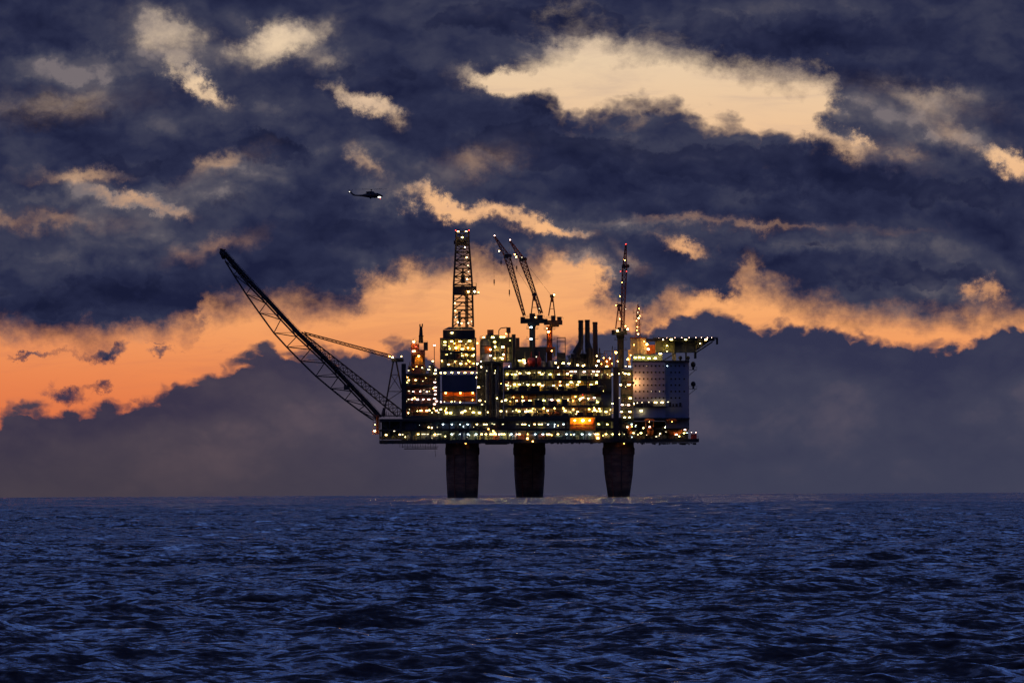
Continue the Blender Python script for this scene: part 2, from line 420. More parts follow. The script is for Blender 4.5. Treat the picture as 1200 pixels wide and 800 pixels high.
def glass():
    m = bpy.data.materials.new('dark_window_glass'); m.use_nodes = True
    pb = m.node_tree.nodes['Principled BSDF']
    T = NT(m.node_tree)
    pb.inputs['Base Color'].default_value = (0.012, 0.014, 0.02, 1)
    pb.inputs['Roughness'].default_value = 0.12
    return m
M = dict(
    steel=paint('weathered_dark_steel', (0.035, 0.036, 0.040)), black=paint('near_black_steel', (0.014, 0.014, 0.016)),  # black: near-black base colour with small random variation
    grey=paint('grey_paint', (0.20, 0.21, 0.22)), pale=paint('pale_grey_paint', (0.42, 0.43, 0.42)), cream=paint('cream_paint', (0.58, 0.46, 0.26)),
    olive=paint('olive_paint', (0.36, 0.31, 0.13)), green=paint('grey_green_paint', (0.22, 0.25, 0.16)), rust=paint('red_oxide_paint', (0.28, 0.075, 0.035)),
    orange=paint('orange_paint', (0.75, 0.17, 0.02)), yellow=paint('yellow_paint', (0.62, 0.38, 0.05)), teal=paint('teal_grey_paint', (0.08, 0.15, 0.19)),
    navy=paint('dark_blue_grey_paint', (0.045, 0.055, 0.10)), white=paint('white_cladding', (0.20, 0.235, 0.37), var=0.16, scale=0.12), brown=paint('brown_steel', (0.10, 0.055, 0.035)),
    red=paint('signal_red_paint', (0.45, 0.03, 0.02)), concrete=paint('wet_dark_concrete', (0.20, 0.135, 0.105), rough=0.8, var=0.55, scale=0.22), heli=paint('dark_gloss_paint', (0.018, 0.02, 0.028), rough=0.3, var=0.1),
    glass=glass(),
    L_w=glow('warm_white_tube', (1.0, 0.68, 0.22), 25), L_y=glow('greenish_white_tube', (1.0, 0.80, 0.20), 26), L_b=glow('cool_white_tube', (0.68, 0.90, 1.0), 15),
    L_d=glow('faint_white_tube', (1.0, 0.85, 0.52), 3.2), L_o=glow('sodium_flood', (1.0, 0.44, 0.08), 42), L_p=glow('pinkish_white_tube', (1.0, 0.62, 0.50), 16),
    L_r=glow('red_beacon', (1.0, 0.06, 0.05), 6), L_f=glow('bright_flood', (1.0, 0.70, 0.30), 50), L_s=glow('bright_sodium_flood', (1.0, 0.42, 0.06), 85), L_h=glow('landing_light_lens', (1.0, 0.93, 0.78), 2.4), L_x=glow('wall_wash_sodium', (1.0, 0.40, 0.10), 560))

def leg_concrete():
    m = bpy.data.materials.new('stained_leg_concrete'); m.use_nodes = True
    T = NT(m.node_tree); pb = m.node_tree.nodes['Principled BSDF']
    geo = T.new('ShaderNodeNewGeometry').outputs['Position']
    q = T.new('ShaderNodeSeparateXYZ'); T.l.new(geo, q.inputs[0])
    n = T.noise(T.vm('MULTIPLY', geo, (0.5, 0.5, 1.3)), 0.45, 5, 0.6)
    n2 = T.noise(geo, 0.5, 4, 0.6)
    band = T.m('FRACT', T.m('ADD', T.m('MULTIPLY', q.outputs[2], 0.42), T.m('MULTIPLY', n2, 0.25)))
    c = T.mix(T.sstep(n, 0.34, 0.66), (0.17, 0.075, 0.042, 1), (0.32, 0.155, 0.09, 1))
    c = T.mix(T.sstep(band, 0.86, 0.98, 0, 0.6), c, (0.09, 0.06, 0.05, 1))
    tide = T.sstep(T.m('ADD', q.outputs[2], T.m('MULTIPLY', n2, 3.0)), 4.2, 1.6)
    c = T.mix(T.m('MULTIPLY', tide, 0.8), c, (0.025, 0.028, 0.022, 1))
    T.l.new(c, pb.inputs['Base Color']); pb.inputs['Roughness'].default_value = 0.7
    return m
M['concrete'] = leg_concrete()

# ------------------------------------------------------------------ mesh helpers
def at(u, v, Y):
    """a point at distance Y that stands at row v, column u of the layout sheet"""
    vv = v + 0.005 * (u - 600)
    return Vector(((u - 600) * PX * Y, Y, EYE + (V_EYE - vv) * PX * Y))
def tag(o, label=None, cat=None, group=None, kind=None):
    if label: o['label'] = label
    if cat: o['category'] = cat
    if group: o['group'] = group
    if kind: o['kind'] = kind
    return o
def thing(name, label, cat, base, group=None):
    o = bpy.data.objects.new(name, None)
    o.empty_display_size = 1.0
    o.location = base
    COL.objects.link(o)
    return tag(o, label, cat, group)
ORG = {}
def origin(p):
    if p is None: return Vector((0, 0, 0))
    q = Vector((0, 0, 0))
    while p is not None:
        q += p.location; p = p.parent
    return q
def link(name, me, parent, loc):
    o = bpy.data.objects.new(name, me)
    COL.objects.link(o)
    if parent is not None: o.parent = parent
    o.location = Vector(loc) - origin(parent)
    return o
class MB:
    def __init__(self): self.v = []; self.f = []; self.mi = []; self.cur = 0
    def add(self, vs, fs):
        n = len(self.v); self.v += [tuple(p) for p in vs]
        self.f += [tuple(n + i for i in f) for f in fs]; self.mi += [self.cur] * len(fs)
        return self
    def box(self, x0, x1, y0, y1, z0, z1):
        return self.add([(x0, y0, z0), (x1, y0, z0), (x1, y1, z0), (x0, y1, z0), (x0, y0, z1), (x1, y0, z1), (x1, y1, z1), (x0, y1, z1)],
                        [(0, 3, 2, 1), (4, 5, 6, 7), (0, 1, 5, 4), (1, 2, 6, 5), (2, 3, 7, 6), (3, 0, 4, 7)])
    def pbox(self, u0, u1, v0, v1, y0, y1):
        uc = (u0 + u1) / 2; a = at(uc, v0, 5000); b = at(uc, v1, 5000)
        return self.box((u0 - 600) * S, (u1 - 600) * S, y0, y1, min(a.z, b.z), max(a.z, b.z))
    def tube(self, p, q, r, r2=None, n=6, cap=True):
        p = Vector(p); q = Vector(q); r2 = r if r2 is None else r2
        d = (q - p).normalized()
        a = d.orthogonal().normalized(); b = d.cross(a)
        vs = []
        for c, rr in ((p, r), (q, r2)):
            for i in range(n):
                t = 2 * math.pi * (i + 0.5) / n
                vs.append(c + (a * math.cos(t) + b * math.sin(t)) * rr)
        fs = [(i, (i + 1) % n, n + (i + 1) % n, n + i) for i in range(n)]
        if cap: fs += [tuple(range(n - 1, -1, -1)), tuple(range(n, 2 * n))]
        return self.add(vs, fs)
    def poly(self, pts, r, n=6):
        for a, b in zip(pts[:-1], pts[1:]): self.tube(a, b, r, n=n)
        return self
    def lathe(self, c, prof, n=24, axis='Z'):
        vs = []
        for (r, h) in prof:
            for i in range(n):
                t = 2 * math.pi * i / n
                if axis == 'Z': vs.append((c[0] + r * math.cos(t), c[1] + r * math.sin(t), c[2] + h))
                elif axis == 'X': vs.append((c[0] + h, c[1] + r * math.cos(t), c[2] + r * math.sin(t)))
                else: vs.append((c[0] + r * math.sin(t), c[1] + h, c[2] + r * math.cos(t)))
        m_ = len(prof)
        fs = [(k * n + i, k * n + (i + 1) % n, (k + 1) * n + (i + 1) % n, (k + 1) * n + i) for k in range(m_ - 1) for i in range(n)]
        fs += [tuple(range(n - 1, -1, -1)), tuple(range((m_ - 1) * n, m_ * n))]
        return self.add(vs, fs)
    def ball(self, c, rx, ry, rz, n=14, m_=8):
        prof = [(math.sin(math.pi * (k + 0.02) / (m_ + 0.04)), -math.cos(math.pi * (k + 0.02) / (m_ + 0.04))) for k in range(m_ + 1)]
        vs = [(c[0] + rx * r * math.cos(2 * math.pi * i / n), c[1] + ry * r * math.sin(2 * math.pi * i / n), c[2] + rz * h) for r, h in prof for i in range(n)]
        fs = [(k * n + i, k * n + (i + 1) % n, (k + 1) * n + (i + 1) % n, (k + 1) * n + i) for k in range(m_) for i in range(n)]
        return self.add(vs, fs)
    def build(self, name, mat, parent=None, smooth=False, kind=None):
        org = origin(parent)
        me = bpy.data.meshes.new(name)
        if parent is None:
            base = Vector((sum(p[0] for p in self.v) / len(self.v), sum(p[1] for p in self.v) / len(self.v), min(p[2] for p in self.v)))
        else: base = org
        me.from_pydata([(p[0] - base[0], p[1] - base[1], p[2] - base[2]) for p in self.v], [], self.f)
        for mm in (mat if isinstance(mat, (list, tuple)) else [mat]): me.materials.append(mm)
        if isinstance(mat, (list, tuple)): me.polygons.foreach_set('material_index', self.mi)
        if smooth: me.shade_smooth()
        me.update()
        o = bpy.data.objects.new(name, me); COL.objects.link(o)
        if parent is not None: o.parent = parent
        else: o.location = base
        if kind: o['kind'] = kind
        return o

UNIT_TUBE = {}
def member(parent, name, p, q, r, mat):
    """one straight steel member as an object of its own, sharing mesh data"""
    key = (mat.name)
    if key not in UNIT_TUBE:
        b = MB().tube((0, 0, 0), (0, 0, 1), 1.0, n=6)
        me = bpy.data.meshes.new('steel_member'); me.from_pydata(b.v, [], b.f); me.materials.append(mat)
        UNIT_TUBE[key] = me
    p = Vector(p); q = Vector(q); d = q - p
    o = bpy.data.objects.new(name, UNIT_TUBE[key]); COL.objects.link(o); o.parent = parent
    o.location = p - origin(parent)
    o.rotation_mode = 'QUATERNION'; o.rotation_quaternion = Vector((0, 0, 1)).rotation_difference(d.normalized())
    o.scale = (r, r, d.length)
    return o

LAMP_ME = {}
def lamp(parent, u, v, Y, kind='w', w=1.0, h=0.42, name='lamp'):
    """tube or flood fitting: dark housing with hanger, bright lens"""
    w = w * 0.60 + 0.05; h = h * (0.50 if w > 0.6 and kind not in 'ofsx' else 0.45) + 0.04
    key = (kind, round(w, 2), round(h, 2))
    if key not in LAMP_ME:
        b = MB()
        b.cur = 1
        if kind == 'x':                       # hooded flood aimed back at the wall
            b.lathe((0, 0.30, 0), [(0.5, 0.0), (0.5, 0.04)], n=12, axis='Y')
            b.cur = 0
            b.lathe((0, -0.2, 0), [(0.3, 0.0), (0.56, 0.2), (0.56, 0.495)], n=12, axis='Y')
        elif kind in 'ofsh' or w <= 0.6:
            b.ball((0, 0, 0), h, h, h * 0.9, n=8, m_=5)
            b.cur = 0
            b.lathe((0, 0, h * 0.8), [(h * 0.75, 0), (h * 0.4, h * 0.5)], n=8).tube((0, 0, h), (0, 0, h + 0.8), 0.05, n=4)
        else:
            x = w / 2
            b.add([(-x, -0.22, -h / 2), (x, -0.22, -h / 2), (x, 0.22, -h / 2), (-x, 0.22, -h / 2), (-x, -0.28, h / 2), (x, -0.28, h / 2), (x, 0.28, h / 2), (-x, 0.28, h / 2)],
                  [(0, 3, 2, 1), (4, 5, 6, 7), (0, 1, 5, 4), (1, 2, 6, 5), (2, 3, 7, 6), (3, 0, 4, 7)])
            b.cur = 0
            b.box(-x - 0.04, x + 0.04, -0.3, 0.3, h / 2 + 0.004, h / 2 + 0.12).tube((0, 0, h / 2), (0, 0, h / 2 + 0.8), 0.05, n=4)
        me = bpy.data.meshes.new('lamp'); me.from_pydata(b.v, [], b.f)
        me.materials.append(M['black']); me.materials.append(M['L_' + kind])
        me.polygons.foreach_set('material_index', b.mi); me.update()
        LAMP_ME[key] = me
    return link(name, LAMP_ME[key], parent, at(u, v, Y))

def handrail(parent, u0, u1, v, Y, mat=None):
    b = MB()
    a = at(u0, v, Y); c = at(u1, v, Y); c.z = a.z = at((u0 + u1) / 2, v, Y).z
    for hgt, r in ((1.1, 0.045), (0.55, 0.035)):
        b.tube(a + Vector((0, 0, hgt)), c + Vector((0, 0, hgt)), r, n=4)
    n = max(2, int((c.x - a.x) / 1.8))
    for i in range(n + 1):
        x = a.x + (c.x - a.x) * i / n
        b.tube((x, Y, a.z), (x, Y, a.z + 1.1), 0.045, n=4)
    return b.build('handrail', mat or M['brown'], parent)

VESSEL = {}
def equipment(parent, u0, u1, vt, vb, Y0, Y1, rng, palette, dens=1.0):
    """vessels, tanks, cabinets and pipe runs standing on a deck between two slabs"""
    u = u0 + rng.uniform(0, 4)
    Hpx = vb - vt
    while u < u1 - 3:
        w = rng.uniform(4, 11); mat = M[rng.choice(palette)]
        if u + w > u1: break
        Y = rng.uniform(Y0, Y1); hh = Hpx * rng.uniform(0.4, 0.86)
        a = at(u, vb, 5000); c = at(u + w, vb - hh, 5000); zc = at((u0 + u1) / 2, vb, 5000).z
        k = rng.random()
        if k < 0.28:
            r = (c.z - a.z) / 2 * 0.8
            L = c.x - a.x
            b = MB().lathe((a.x, Y, zc + r + 0.35), [(r * 0.25, 0), (r * 0.8, r * 0.15), (r, r * 0.5), (r, L - r * 0.5), (r * 0.8, L - r * 0.15), (r * 0.25, L)], n=12, axis='X')
            for s in (0.25, 0.75): b.box(a.x + L * s - 0.2, a.x + L * s + 0.2, Y - r * 0.6, Y + r * 0.6, zc, zc + 0.5)
            b.tube((a.x + L * 0.5, Y, zc + r * 2), (a.x + L * 0.5, Y, zc + Hpx * S), 0.14)
            b.build('vessel', mat, parent)
        elif k < 0.5:
            r = min(1.4, (c.x - a.x) * 0.4)
            b = MB().lathe((a.x + r, Y, zc), [(r, 0), (r, hh * S * 0.85), (r * 0.7, hh * S), (r * 0.2, hh * S * 1.04)], n=12)
            b.tube((a.x + 2.1 * r, Y, zc), (a.x + 2.1 * r, Y, zc + Hpx * S), 0.12)
            b.build('tank', mat, parent)
        elif k < 0.74:
            d_ = rng.uniform(0.6, 1.4)
            b = MB().box(a.x, c.x, Y, Y + d_, zc, zc + hh * S)
            b.box(a.x - 0.06, c.x + 0.06, Y - 0.06, Y + d_ + 0.06, zc + hh * S, zc + hh * S + 0.12)
            for s in range(1, int(w / 3)): b.box(a.x + s * 3 * S - 0.03, a.x + s * 3 * S + 0.03, Y - 0.05, Y, zc + 0.2, zc + hh * S - 0.2)
            b.build('cabinet', mat, parent)
        else:
            b = MB()
            zt = zc + Hpx * S
            for s in range(rng.randint(2, 4)):
                x = a.x + s * rng.uniform(0.5, 0.9); y = Y + rng.uniform(-0.5, 0.5); zz = zc + rng.uniform(0.3, 0.9) * (zt - zc)
                b.poly([(x, y, zc), (x, y, zz), (x + rng.uniform(1, 3), y, zz), (x + rng.uniform(1, 3), y, zt)], rng.uniform(0.09, 0.2))
            b.build('pipework', mat, parent)
        u += w + rng.uniform(0.5, 6) / dens

def module(name, label, u0, u1, slabs, Yf, walld, depth, palette, wallpal, seed, bay=12, cat='module', rails=True, dens=1.0, colmat='steel', wallskip=()):
    """slabs: list of (top row, bottom row) of each deck plate, highest first"""
    rng = random.Random(seed)
    base = at((u0 + u1) / 2, slabs[-1][1], Yf); base.y = Yf + depth / 2
    t = thing(name, label, cat, base)
    x0 = (u0 - 600) * S; x1 = (u1 - 600) * S
    for i, (a, b) in enumerate(slabs):
        MB().pbox(u0, u1, a, b, Yf, Yf + depth).build('deck_plate', M['steel'], t)
        if rails and i > 0: handrail(t, u0, u1, a, Yf + 0.15)
    nb = max(1, round((u1 - u0) / bay))
    walld = min(walld, 3.8)
    for i in range(len(slabs) - 1):
        vt, vb = slabs[i][1], slabs[i + 1][0]
        for k in range(3):
            vv = vt + (vb - vt) * (0.12 + 0.22 * k + rng.uniform(0, 0.12)); ya = Yf + rng.uniform(1.2, 2.4)
            ua = u0 + rng.uniform(0.5, (u1 - u0) * 0.3); ub = u1 - rng.uniform(0.5, (u1 - u0) * 0.3)
            MB().tube(at((u0 + u1) / 2, vv, 5000) + Vector(((ua - (u0 + u1) / 2) * S, ya - 5000, 0)), at((u0 + u1) / 2, vv, 5000) + Vector(((ub - (u0 + u1) / 2) * S, ya - 5000, 0)), rng.uniform(0.1, 0.24)).build('pipe_run', M[rng.choice(palette)], t)
        MB().pbox(u0 + 0.3, u1 - 0.3, vt + 0.02, vb - 0.02, Yf + walld + 0.5, Yf + depth - 0.3).build('bulkhead', M['black'], t)
        for k in range(nb):
            ua = u0 + (u1 - u0) * k / nb; ub = u0 + (u1 - u0) * (k + 1) / nb
            mat = M[rng.choice(wallpal)]
            if (i, k) in wallskip: continue
            g = 0.12
            dy = rng.uniform(0, 0.25)
            MB().pbox(ua + g, ub - g, vt + 0.15, vb - 0.15, Yf + walld + dy, Yf + walld + 0.49).build('wall_panel', mat, t)
        for k in range(nb + 1):
            ua = u0 + (u1 - u0) * k / nb
            ua = min(max(ua, u0 + 0.7), u1 - 0.7)
            MB().pbox(ua - 0.55, ua + 0.55, vt, vb, Yf + 0.5, Yf + 0.9).build('column', M[colmat], t)
        for k in range(int((u1 - u0) / 7)):
            lamp(t, rng.uniform(u0 + 1, u1 - 1), vt + (vb - vt) * rng.uniform(0.15, 0.8), Yf + rng.uniform(0.4, 2.2), rng.choice('ddddoyw'), 0.5, rng.uniform(0.16, 0.38))
        equipment(t, u0 + 1, u1 - 1, vt, vb, Yf + 1.4, Yf + walld - 0.8, rng, palette, dens * 1.4)
    return t

def lamps(parent, spec, Y, kind='w', w=1.0, h=0.42):
    for s in spec:
        u, v = s[0], s[1]
        k = s[2] if len(s) > 2 else kind
        ww = s[3] if len(s) > 3 else w
        hh = s[4] if len(s) > 4 else h
        lamp(parent, u, v, Y, k, ww, hh)

def truss(parent, corners_a, corners_b, n, r_ch, r_br, mat, join=False, jname='lacing', girts=True):
    """lattice between two end frames (same number of corners); chords and braces"""
    N = len(corners_a)
    cs = [[Vector(a).lerp(Vector(b), i / n) for i in range(n + 1)] for a, b in zip(corners_a, corners_b)]
    for c in cs: member(parent, 'chord', c[0], c[-1], r_ch, mat)
    b = MB()
    for f in range(N):
        A, B = cs[f], cs[(f + 1) % N]
        if N == 2 and f == 1: break
        for i in range(n):
            p, q = (A[i], B[i + 1]) if i % 2 == 0 else (B[i], A[i + 1])
            if join: b.tube(p, q, r_br, n=4)
            else: member(parent, 'brace', p, q, r_br, mat)
            if girts:
                if join: b.tube(A[i + 1], B[i + 1], r_br, n=4)
                else: member(parent, 'girt', A[i + 1], B[i + 1], r_br, mat)
    if join and b.v: b.build(jname, mat, parent, kind='stuff')

# ------------------------------------------------------------------ the platform: legs and cellar deck
def cellar():
    t = thing('oil_platform', 'offshore oil platform base: dark concrete legs under a long lit cellar deck', 'oil platform', Vector(((630 - 600) * S, 5025, -1.96)))
    sea = -5000.0 ** 2 / (2 * EARTH)
    for uc, Y, wt, wc, wb in ((541.2, 5014, 19.6, 20.1, 17.7), (619.7, 5046, 18.6, 19.0, 15.8), (724.2, 5012, 18.0, 18.9, 12.6)):
        k = PX * Y
        zt = at(uc, 517.5, Y).z; zc0 = at(uc, 525, Y).z; zc1 = at(uc, 532, Y).z
        x = (uc - 600) * k
        leg = MB().lathe((x, Y, 0), [(wb * k - 0.6, -25), (wb * k, sea), (wb * k + (wc - wb) * k * 0.62, at(uc, 556, Y).z), (wc * k - 0.35, zc1 - 0.4), (wc * k, zc1), (wc * k, zc0), (wt * k, zc0 + 0.5), (wt * k, zt)], n=48).build('leg', M['concrete'], t, smooth=False)
        for vv in (561, 545):
            f = (vv - 532) / (583 - 532)
            rr = (wc + (wb - wc) * (0.62 * f / 0.47 if f < 0.47 else 0.62 + (f - 0.47) / 0.53 * 0.38)) * k
            zz = at(uc, vv, Y).z
            MB().lathe((x, Y, zz), [(rr - 0.1, -0.25), (rr + 0.10, -0.2), (rr + 0.10, 0.2), (rr - 0.1, 0.25)], n=48).build('ring', M['concrete'], leg)
        MB().tube((x - wt * k * 0.5, Y - wt * k * 0.9, zc0), (x - wb * k * 0.5, Y - wb * k * 0.9, sea - 2), 0.18).build('riser', M['rust'], leg)
        MB().tube((x + wt * k * 0.2, Y - wt * k - 0.3, zc0), (x + wb * k * 0.2, Y - wb * k - 0.5, sea - 2), 0.22).build('riser', M['brown'], leg)
    Yf, D = 4998.0, 62.0
    # girders
    MB().pbox(444, 818.5, 514.6, 518.6, Yf, Yf + D).build('bottom_girder', M['black'], t)
    MB().pbox(444, 807, 501.8, 504.2, Yf, Yf + D).build('mezzanine_beam', M['black'], t)
    MB().pbox(444, 807, 489.8, 493.0, Yf, Yf + D).build('top_girder', M['black'], t)
    handrail(t, 444, 818, 514.6, Yf + 0.2); handrail(t, 470, 742, 501.8, Yf + 0.2); handrail(t, 444, 474, 489.8, Yf + 0.3, M['steel'])
    rng = random.Random(3)
    for vt, vb, pal, rowpal in ((493.0, 501.8, ['navy', 'steel', 'navy', 'grey', 'brown'], ['navy', 'steel', 'navy', 'teal']), (504.2, 514.6, ['green', 'teal', 'grey', 'pale', 'rust', 'olive'], ['teal', 'green', 'grey', 'teal', 'navy', 'pale'])):
        MB().pbox(470, 741, vt + 0.02, vb - 0.02, Yf + 5, Yf + D - 1).build('bulkhead', M['black'], t)
        n = 24
        for k in range(n):
            ua = 470 + 271 * k / n; ub = 470 + 271 * (k + 1) / n
            MB().pbox(ua + 0.15, ub - 0.15, vt + 0.2, vb - 0.2, Yf + 4.2 + rng.uniform(0, 0.3), Yf + 4.95).build('wall_panel', M[rng.choice(rowpal)], t)
        for k in range(0, n + 1):
            ua = 470 + 271 * k / n
            MB().pbox(ua - 0.5, ua + 0.5, vt, vb, Yf + 0.5, Yf + 0.95).build('column', M['steel'], t)
        equipment(t, 472, 740, vt, vb, Yf + 1.8, Yf + 3.6, rng, pal, 1.5)
        # open truss ends left and right
        for ua in (444.8, 456, 468.5): MB().pbox(ua - 0.7, ua + 0.7, vt, vb, Yf + 0.3, Yf + 1.3).build('column', M['black'], t)
        for ua in (742, 757, 773, 789, 805.6): MB().pbox(ua - 0.6, ua + 0.6, vt, vb, Yf + 4.3, Yf + 5.0).build('column', M['steel'], t)
    MB().pbox(741, 806, 493.2, 514.5, Yf + 14, Yf + 15).build('bulkhead', M['brown'], t)
    MB().pbox(446, 470, 493.2, 514.5, Yf + 22, Yf + 23).build('bulkhead', M['green'], t)
    for (a, b, c, d, r) in ((446, 514, 468, 497, 0.75), (468, 514, 447, 498, 0.3), (722, 491, 738.5, 516, 0.95), (738, 503, 727, 515, 0.4), (764, 513.5, 783, 495, 0.42), (746, 513.5, 732, 503, 0.35), (783, 495, 802, 512, 0.42), (748, 513, 764, 497, 0.35)):
        member(t, 'brace', at(a, b, Yf + 1.6), at(c, d, Yf + 1.6), r, M['black'])
    MB().pbox(718.2, 724.8, 430, 517, Yf - 1.6, Yf - 0.1).build('trunk_column', M['black'], t)
    MB().pbox(725.6, 728, 489, 517, Yf - 1.2, Yf - 0.1).build('trunk_column', M['black'], t)
    equipment(t, 446, 468, 504.2, 514.6, Yf + 3, Yf + 12, rng, ['green', 'olive', 'grey', 'pale'], 1.3)
    equipment(t, 742, 806, 504.6, 514.6, Yf + 5.5, Yf + 9, rng, ['pale', 'grey', 'olive', 'rust', 'cream'], 1.6)
    equipment(t, 729, 741, 493, 501.6, Yf + 3, Yf + 5, rng, ['rust', 'orange', 'grey'], 1.6)
    # underside clutter
    b = MB()
    for k in range(15):
        u = 468 + k * 3.0; p = at(u, 518.6, Yf + 3)
        b.tube(p, p - Vector((0, 0, rng.uniform(1.6, 2.9))), 0.09, n=4)
    b.tube(at(470, 523.2, Yf + 3), at(513, 523.2, Yf + 3), 0.12, n=4).tube(at(473, 525.6, Yf + 3), at(512, 525.4, Yf + 3), 0.2, n=4).tube(at(473, 525.6, Yf + 9), at(512, 525.4, Yf + 9), 0.16, n=4)
    b.tube(at(509, 523, Yf + 3), at(509.8, 535, Yf + 3), 0.07, n=4)
    b.build('hanging_scaffold', M['steel'], t)
    b = MB()
    for k in range(26):
        u = 752 + k * 2.5; p = at(u, 518.6, Yf + rng.uniform(1, 20)); hgt = rng.uniform(0.2, 1.0)
        b.box(p.x - rng.uniform(0.2, 0.6), p.x + rng.uniform(0.2, 0.6), p.y, p.y + 1.5, p.z - hgt, p.z + 0.02)
    for k in range(70):
        u = 446 + k * 4.4 + rng.uniform(-1.5, 1.5); p = at(u, 518.6, Yf + rng.uniform(0.5, 6)); hgt = rng.uniform(0.1, 0.55)
        b.box(p.x - rng.uniform(0.1, 0.8), p.x + rng.uniform(0.1, 0.8), p.y, p.y + 1.0, p.z - hgt, p.z + 0.02)
    b.build('underdeck_brackets', M['black'], t, kind='stuff')
    MB().pbox(568, 594, 518.6, 520.6, Yf + 4, Yf + 16).build('underdeck_walkway', M['steel'], t)
    for u, Yl in ((545, 5001), (614, 5028), (731, 5000.5)): lamp(t, u, 519.3, Yl, 's', 0.5, 0.17)  # added lamps, put under the deck to warm the legs
    for k in range(46):
        lamp(t, rng.uniform(472, 806), rng.choice((rng.uniform(495, 501), rng.uniform(505.5, 513.5))), Yf + rng.uniform(0.6, 1.6), rng.choice('dddowb'), 0.5, rng.uniform(0.15, 0.32))
    # lamps
    up = [(518.6, 'b'), (529, 'b'), (538.2, 'b'), (547.7, 'b'), (558.5, 'w'), (567.2, 'w'), (569.6, 'w'), (578.7, 'd'), (588.8, 'd'), (605.7, 'd'), (611.8, 'w'), (614.8, 'w'), (626, 'w'), (631.5, 'w'), (634.3, 'w'), (641.8, 'b'), (650, 'b'), (659.9, 'b'), (701.3, 'y'), (711.2, 'y'), (739.9, 'b')]
    for u, k in up: lamp(t, u, 496.9, Yf + 1.2, k, 1.05, 0.34)
    lo = [(489.5, 'w'), (494.8, 'd'), (497, 'd'), (500.6, 'd'), (509.2, 'w'), (513, 'd'), (515.4, 'd'), (529, 'b'), (538.2, 'b'), (548.1, 'b'), (557.4, 'b'), (563.9, 'w'), (568.9, 'w'), (574.6, 'w'), (577.4, 'w'), (580.2, 'w'), (584.6, 'b'), (587.4, 'w'), (590.4, 'w'), (598.6, 'b'),
          (605.4, 'p'), (608.2, 'w'), (617.5, 'o'), (627.2, 'b'), (635.6, 'b'), (640, 'w'), (643, 'p'), (653.4, 'w'), (663.1, 'b'), (672.4, 'b'), (681.6, 'b'), (690.6, 'b'), (697, 'p'), (700, 'w'), (709.6, 'w'), (717.5, 'y'), (731.5, 'd'), (725.6, 'w')]
    for u, k in lo: lamp(t, u, 508.5, Yf + 1.2, k, 1.15, 0.42)
    lamps(t, [(452, 509.4, 'w', 1.2, 0.55), (461.5, 504.9, 'd'), (467.9, 509), (471.3, 509, 'd'), (501.8, 500.4, 'w', 0.8), (505.5, 501.0, 'w', 0.7), (571.9, 502.4, 'o', 0.5, 0.36), (577.5, 504.9, 'o', 0.5, 0.5), (617.5, 513.6, 'o', 0.6, 0.7), (623.7, 517, 'o', 0.6, 0.4), (700.1, 513, 'o', 0.6, 1.0),
              (741.9, 507.2), (750.6, 507.2, 'w', 1.2, 0.6), (753.4, 501.2, 'w', 0.6, 0.4), (747, 509, 'd'), (773, 508, 'w', 0.6, 0.42), (734.8, 500, 'f', 0.5, 0.4), (779.3, 500.2, 'f', 0.6, 0.46), (786, 500.0, 'p', 1.2, 0.5), (792, 509, 'p', 1.3, 0.5),
              (802.2, 489.3, 'w', 1.3, 0.5), (802.2, 492.7, 'w', 1.1, 0.5), (798, 495, 'f', 0.5, 0.5), (805.9, 496.2, 'o', 0.5, 0.5), (801, 500.6, 'p', 1.2, 0.5), (802.2, 503.5, 'p', 1.2, 0.5), (801.2, 507.3, 'y', 1.1, 0.4), (768.5, 511.3, 'd'), (760.8, 500, 'p', 1.1, 0.45), (795.5, 511, 'y', 0.9, 0.4)], Yf - 0.5)
    return t
cellar()

# orange end platform at the far left of the deck
b = thing('boom_access_basket', 'small rust orange access basket with bright lamp at the left deck end', 'access platform', at(439, 508, 4999))
MB().pbox(436, 443.6, 507.6, 508.6, 4998, 5004).build('floor', M['rust'], b)
MB().pbox(436.6, 443.6, 486, 487.4, 4998.5, 5004).build('roof', M['rust'], b)
MB().pbox(440.5, 443.6, 487.5, 507.5, 5001, 5003.5).build('cabin_wall', M['orange'], b)
for u in (436.9, 440, 443.2): MB().pbox(u - 0.3, u + 0.3, 487.4, 507.6, 4998.6, 4998.9).build('post', M['brown'], b)
handrail(b, 436, 443.4, 507.6, 4998.2, M['orange'])
lamps(b, [(438.6, 504.6, 'f', 0.5, 0.6), (439, 497, 'o', 0.5, 0.3)], 4997.6)

# red box at the far right end of the deck
b = thing('tote_tank', 'small signal red container at the far right end of the deck', 'container', at(812.5, 514.6, 5003))
MB().pbox(809.2, 816, 508.2, 514.6, 5002, 5005).build('body', M['red'], b)
for u in (809.2, 811.4, 813.6, 815.6): MB().pbox(u, u + 0.4, 508.0, 514.6, 5001.8, 5002).build('rib', M['red'], b)
for u in (809.6, 814.9): lamp(b, u, 506.4, 5002.5, 'p', 0.5, 0.2)
for u, v in ((809.6, 504), (814.9, 507)): MB().pbox(u - 0.2, u + 0.2, v, 507.95, 5002.4, 5002.7).build('lamp_post', M['steel'], b)

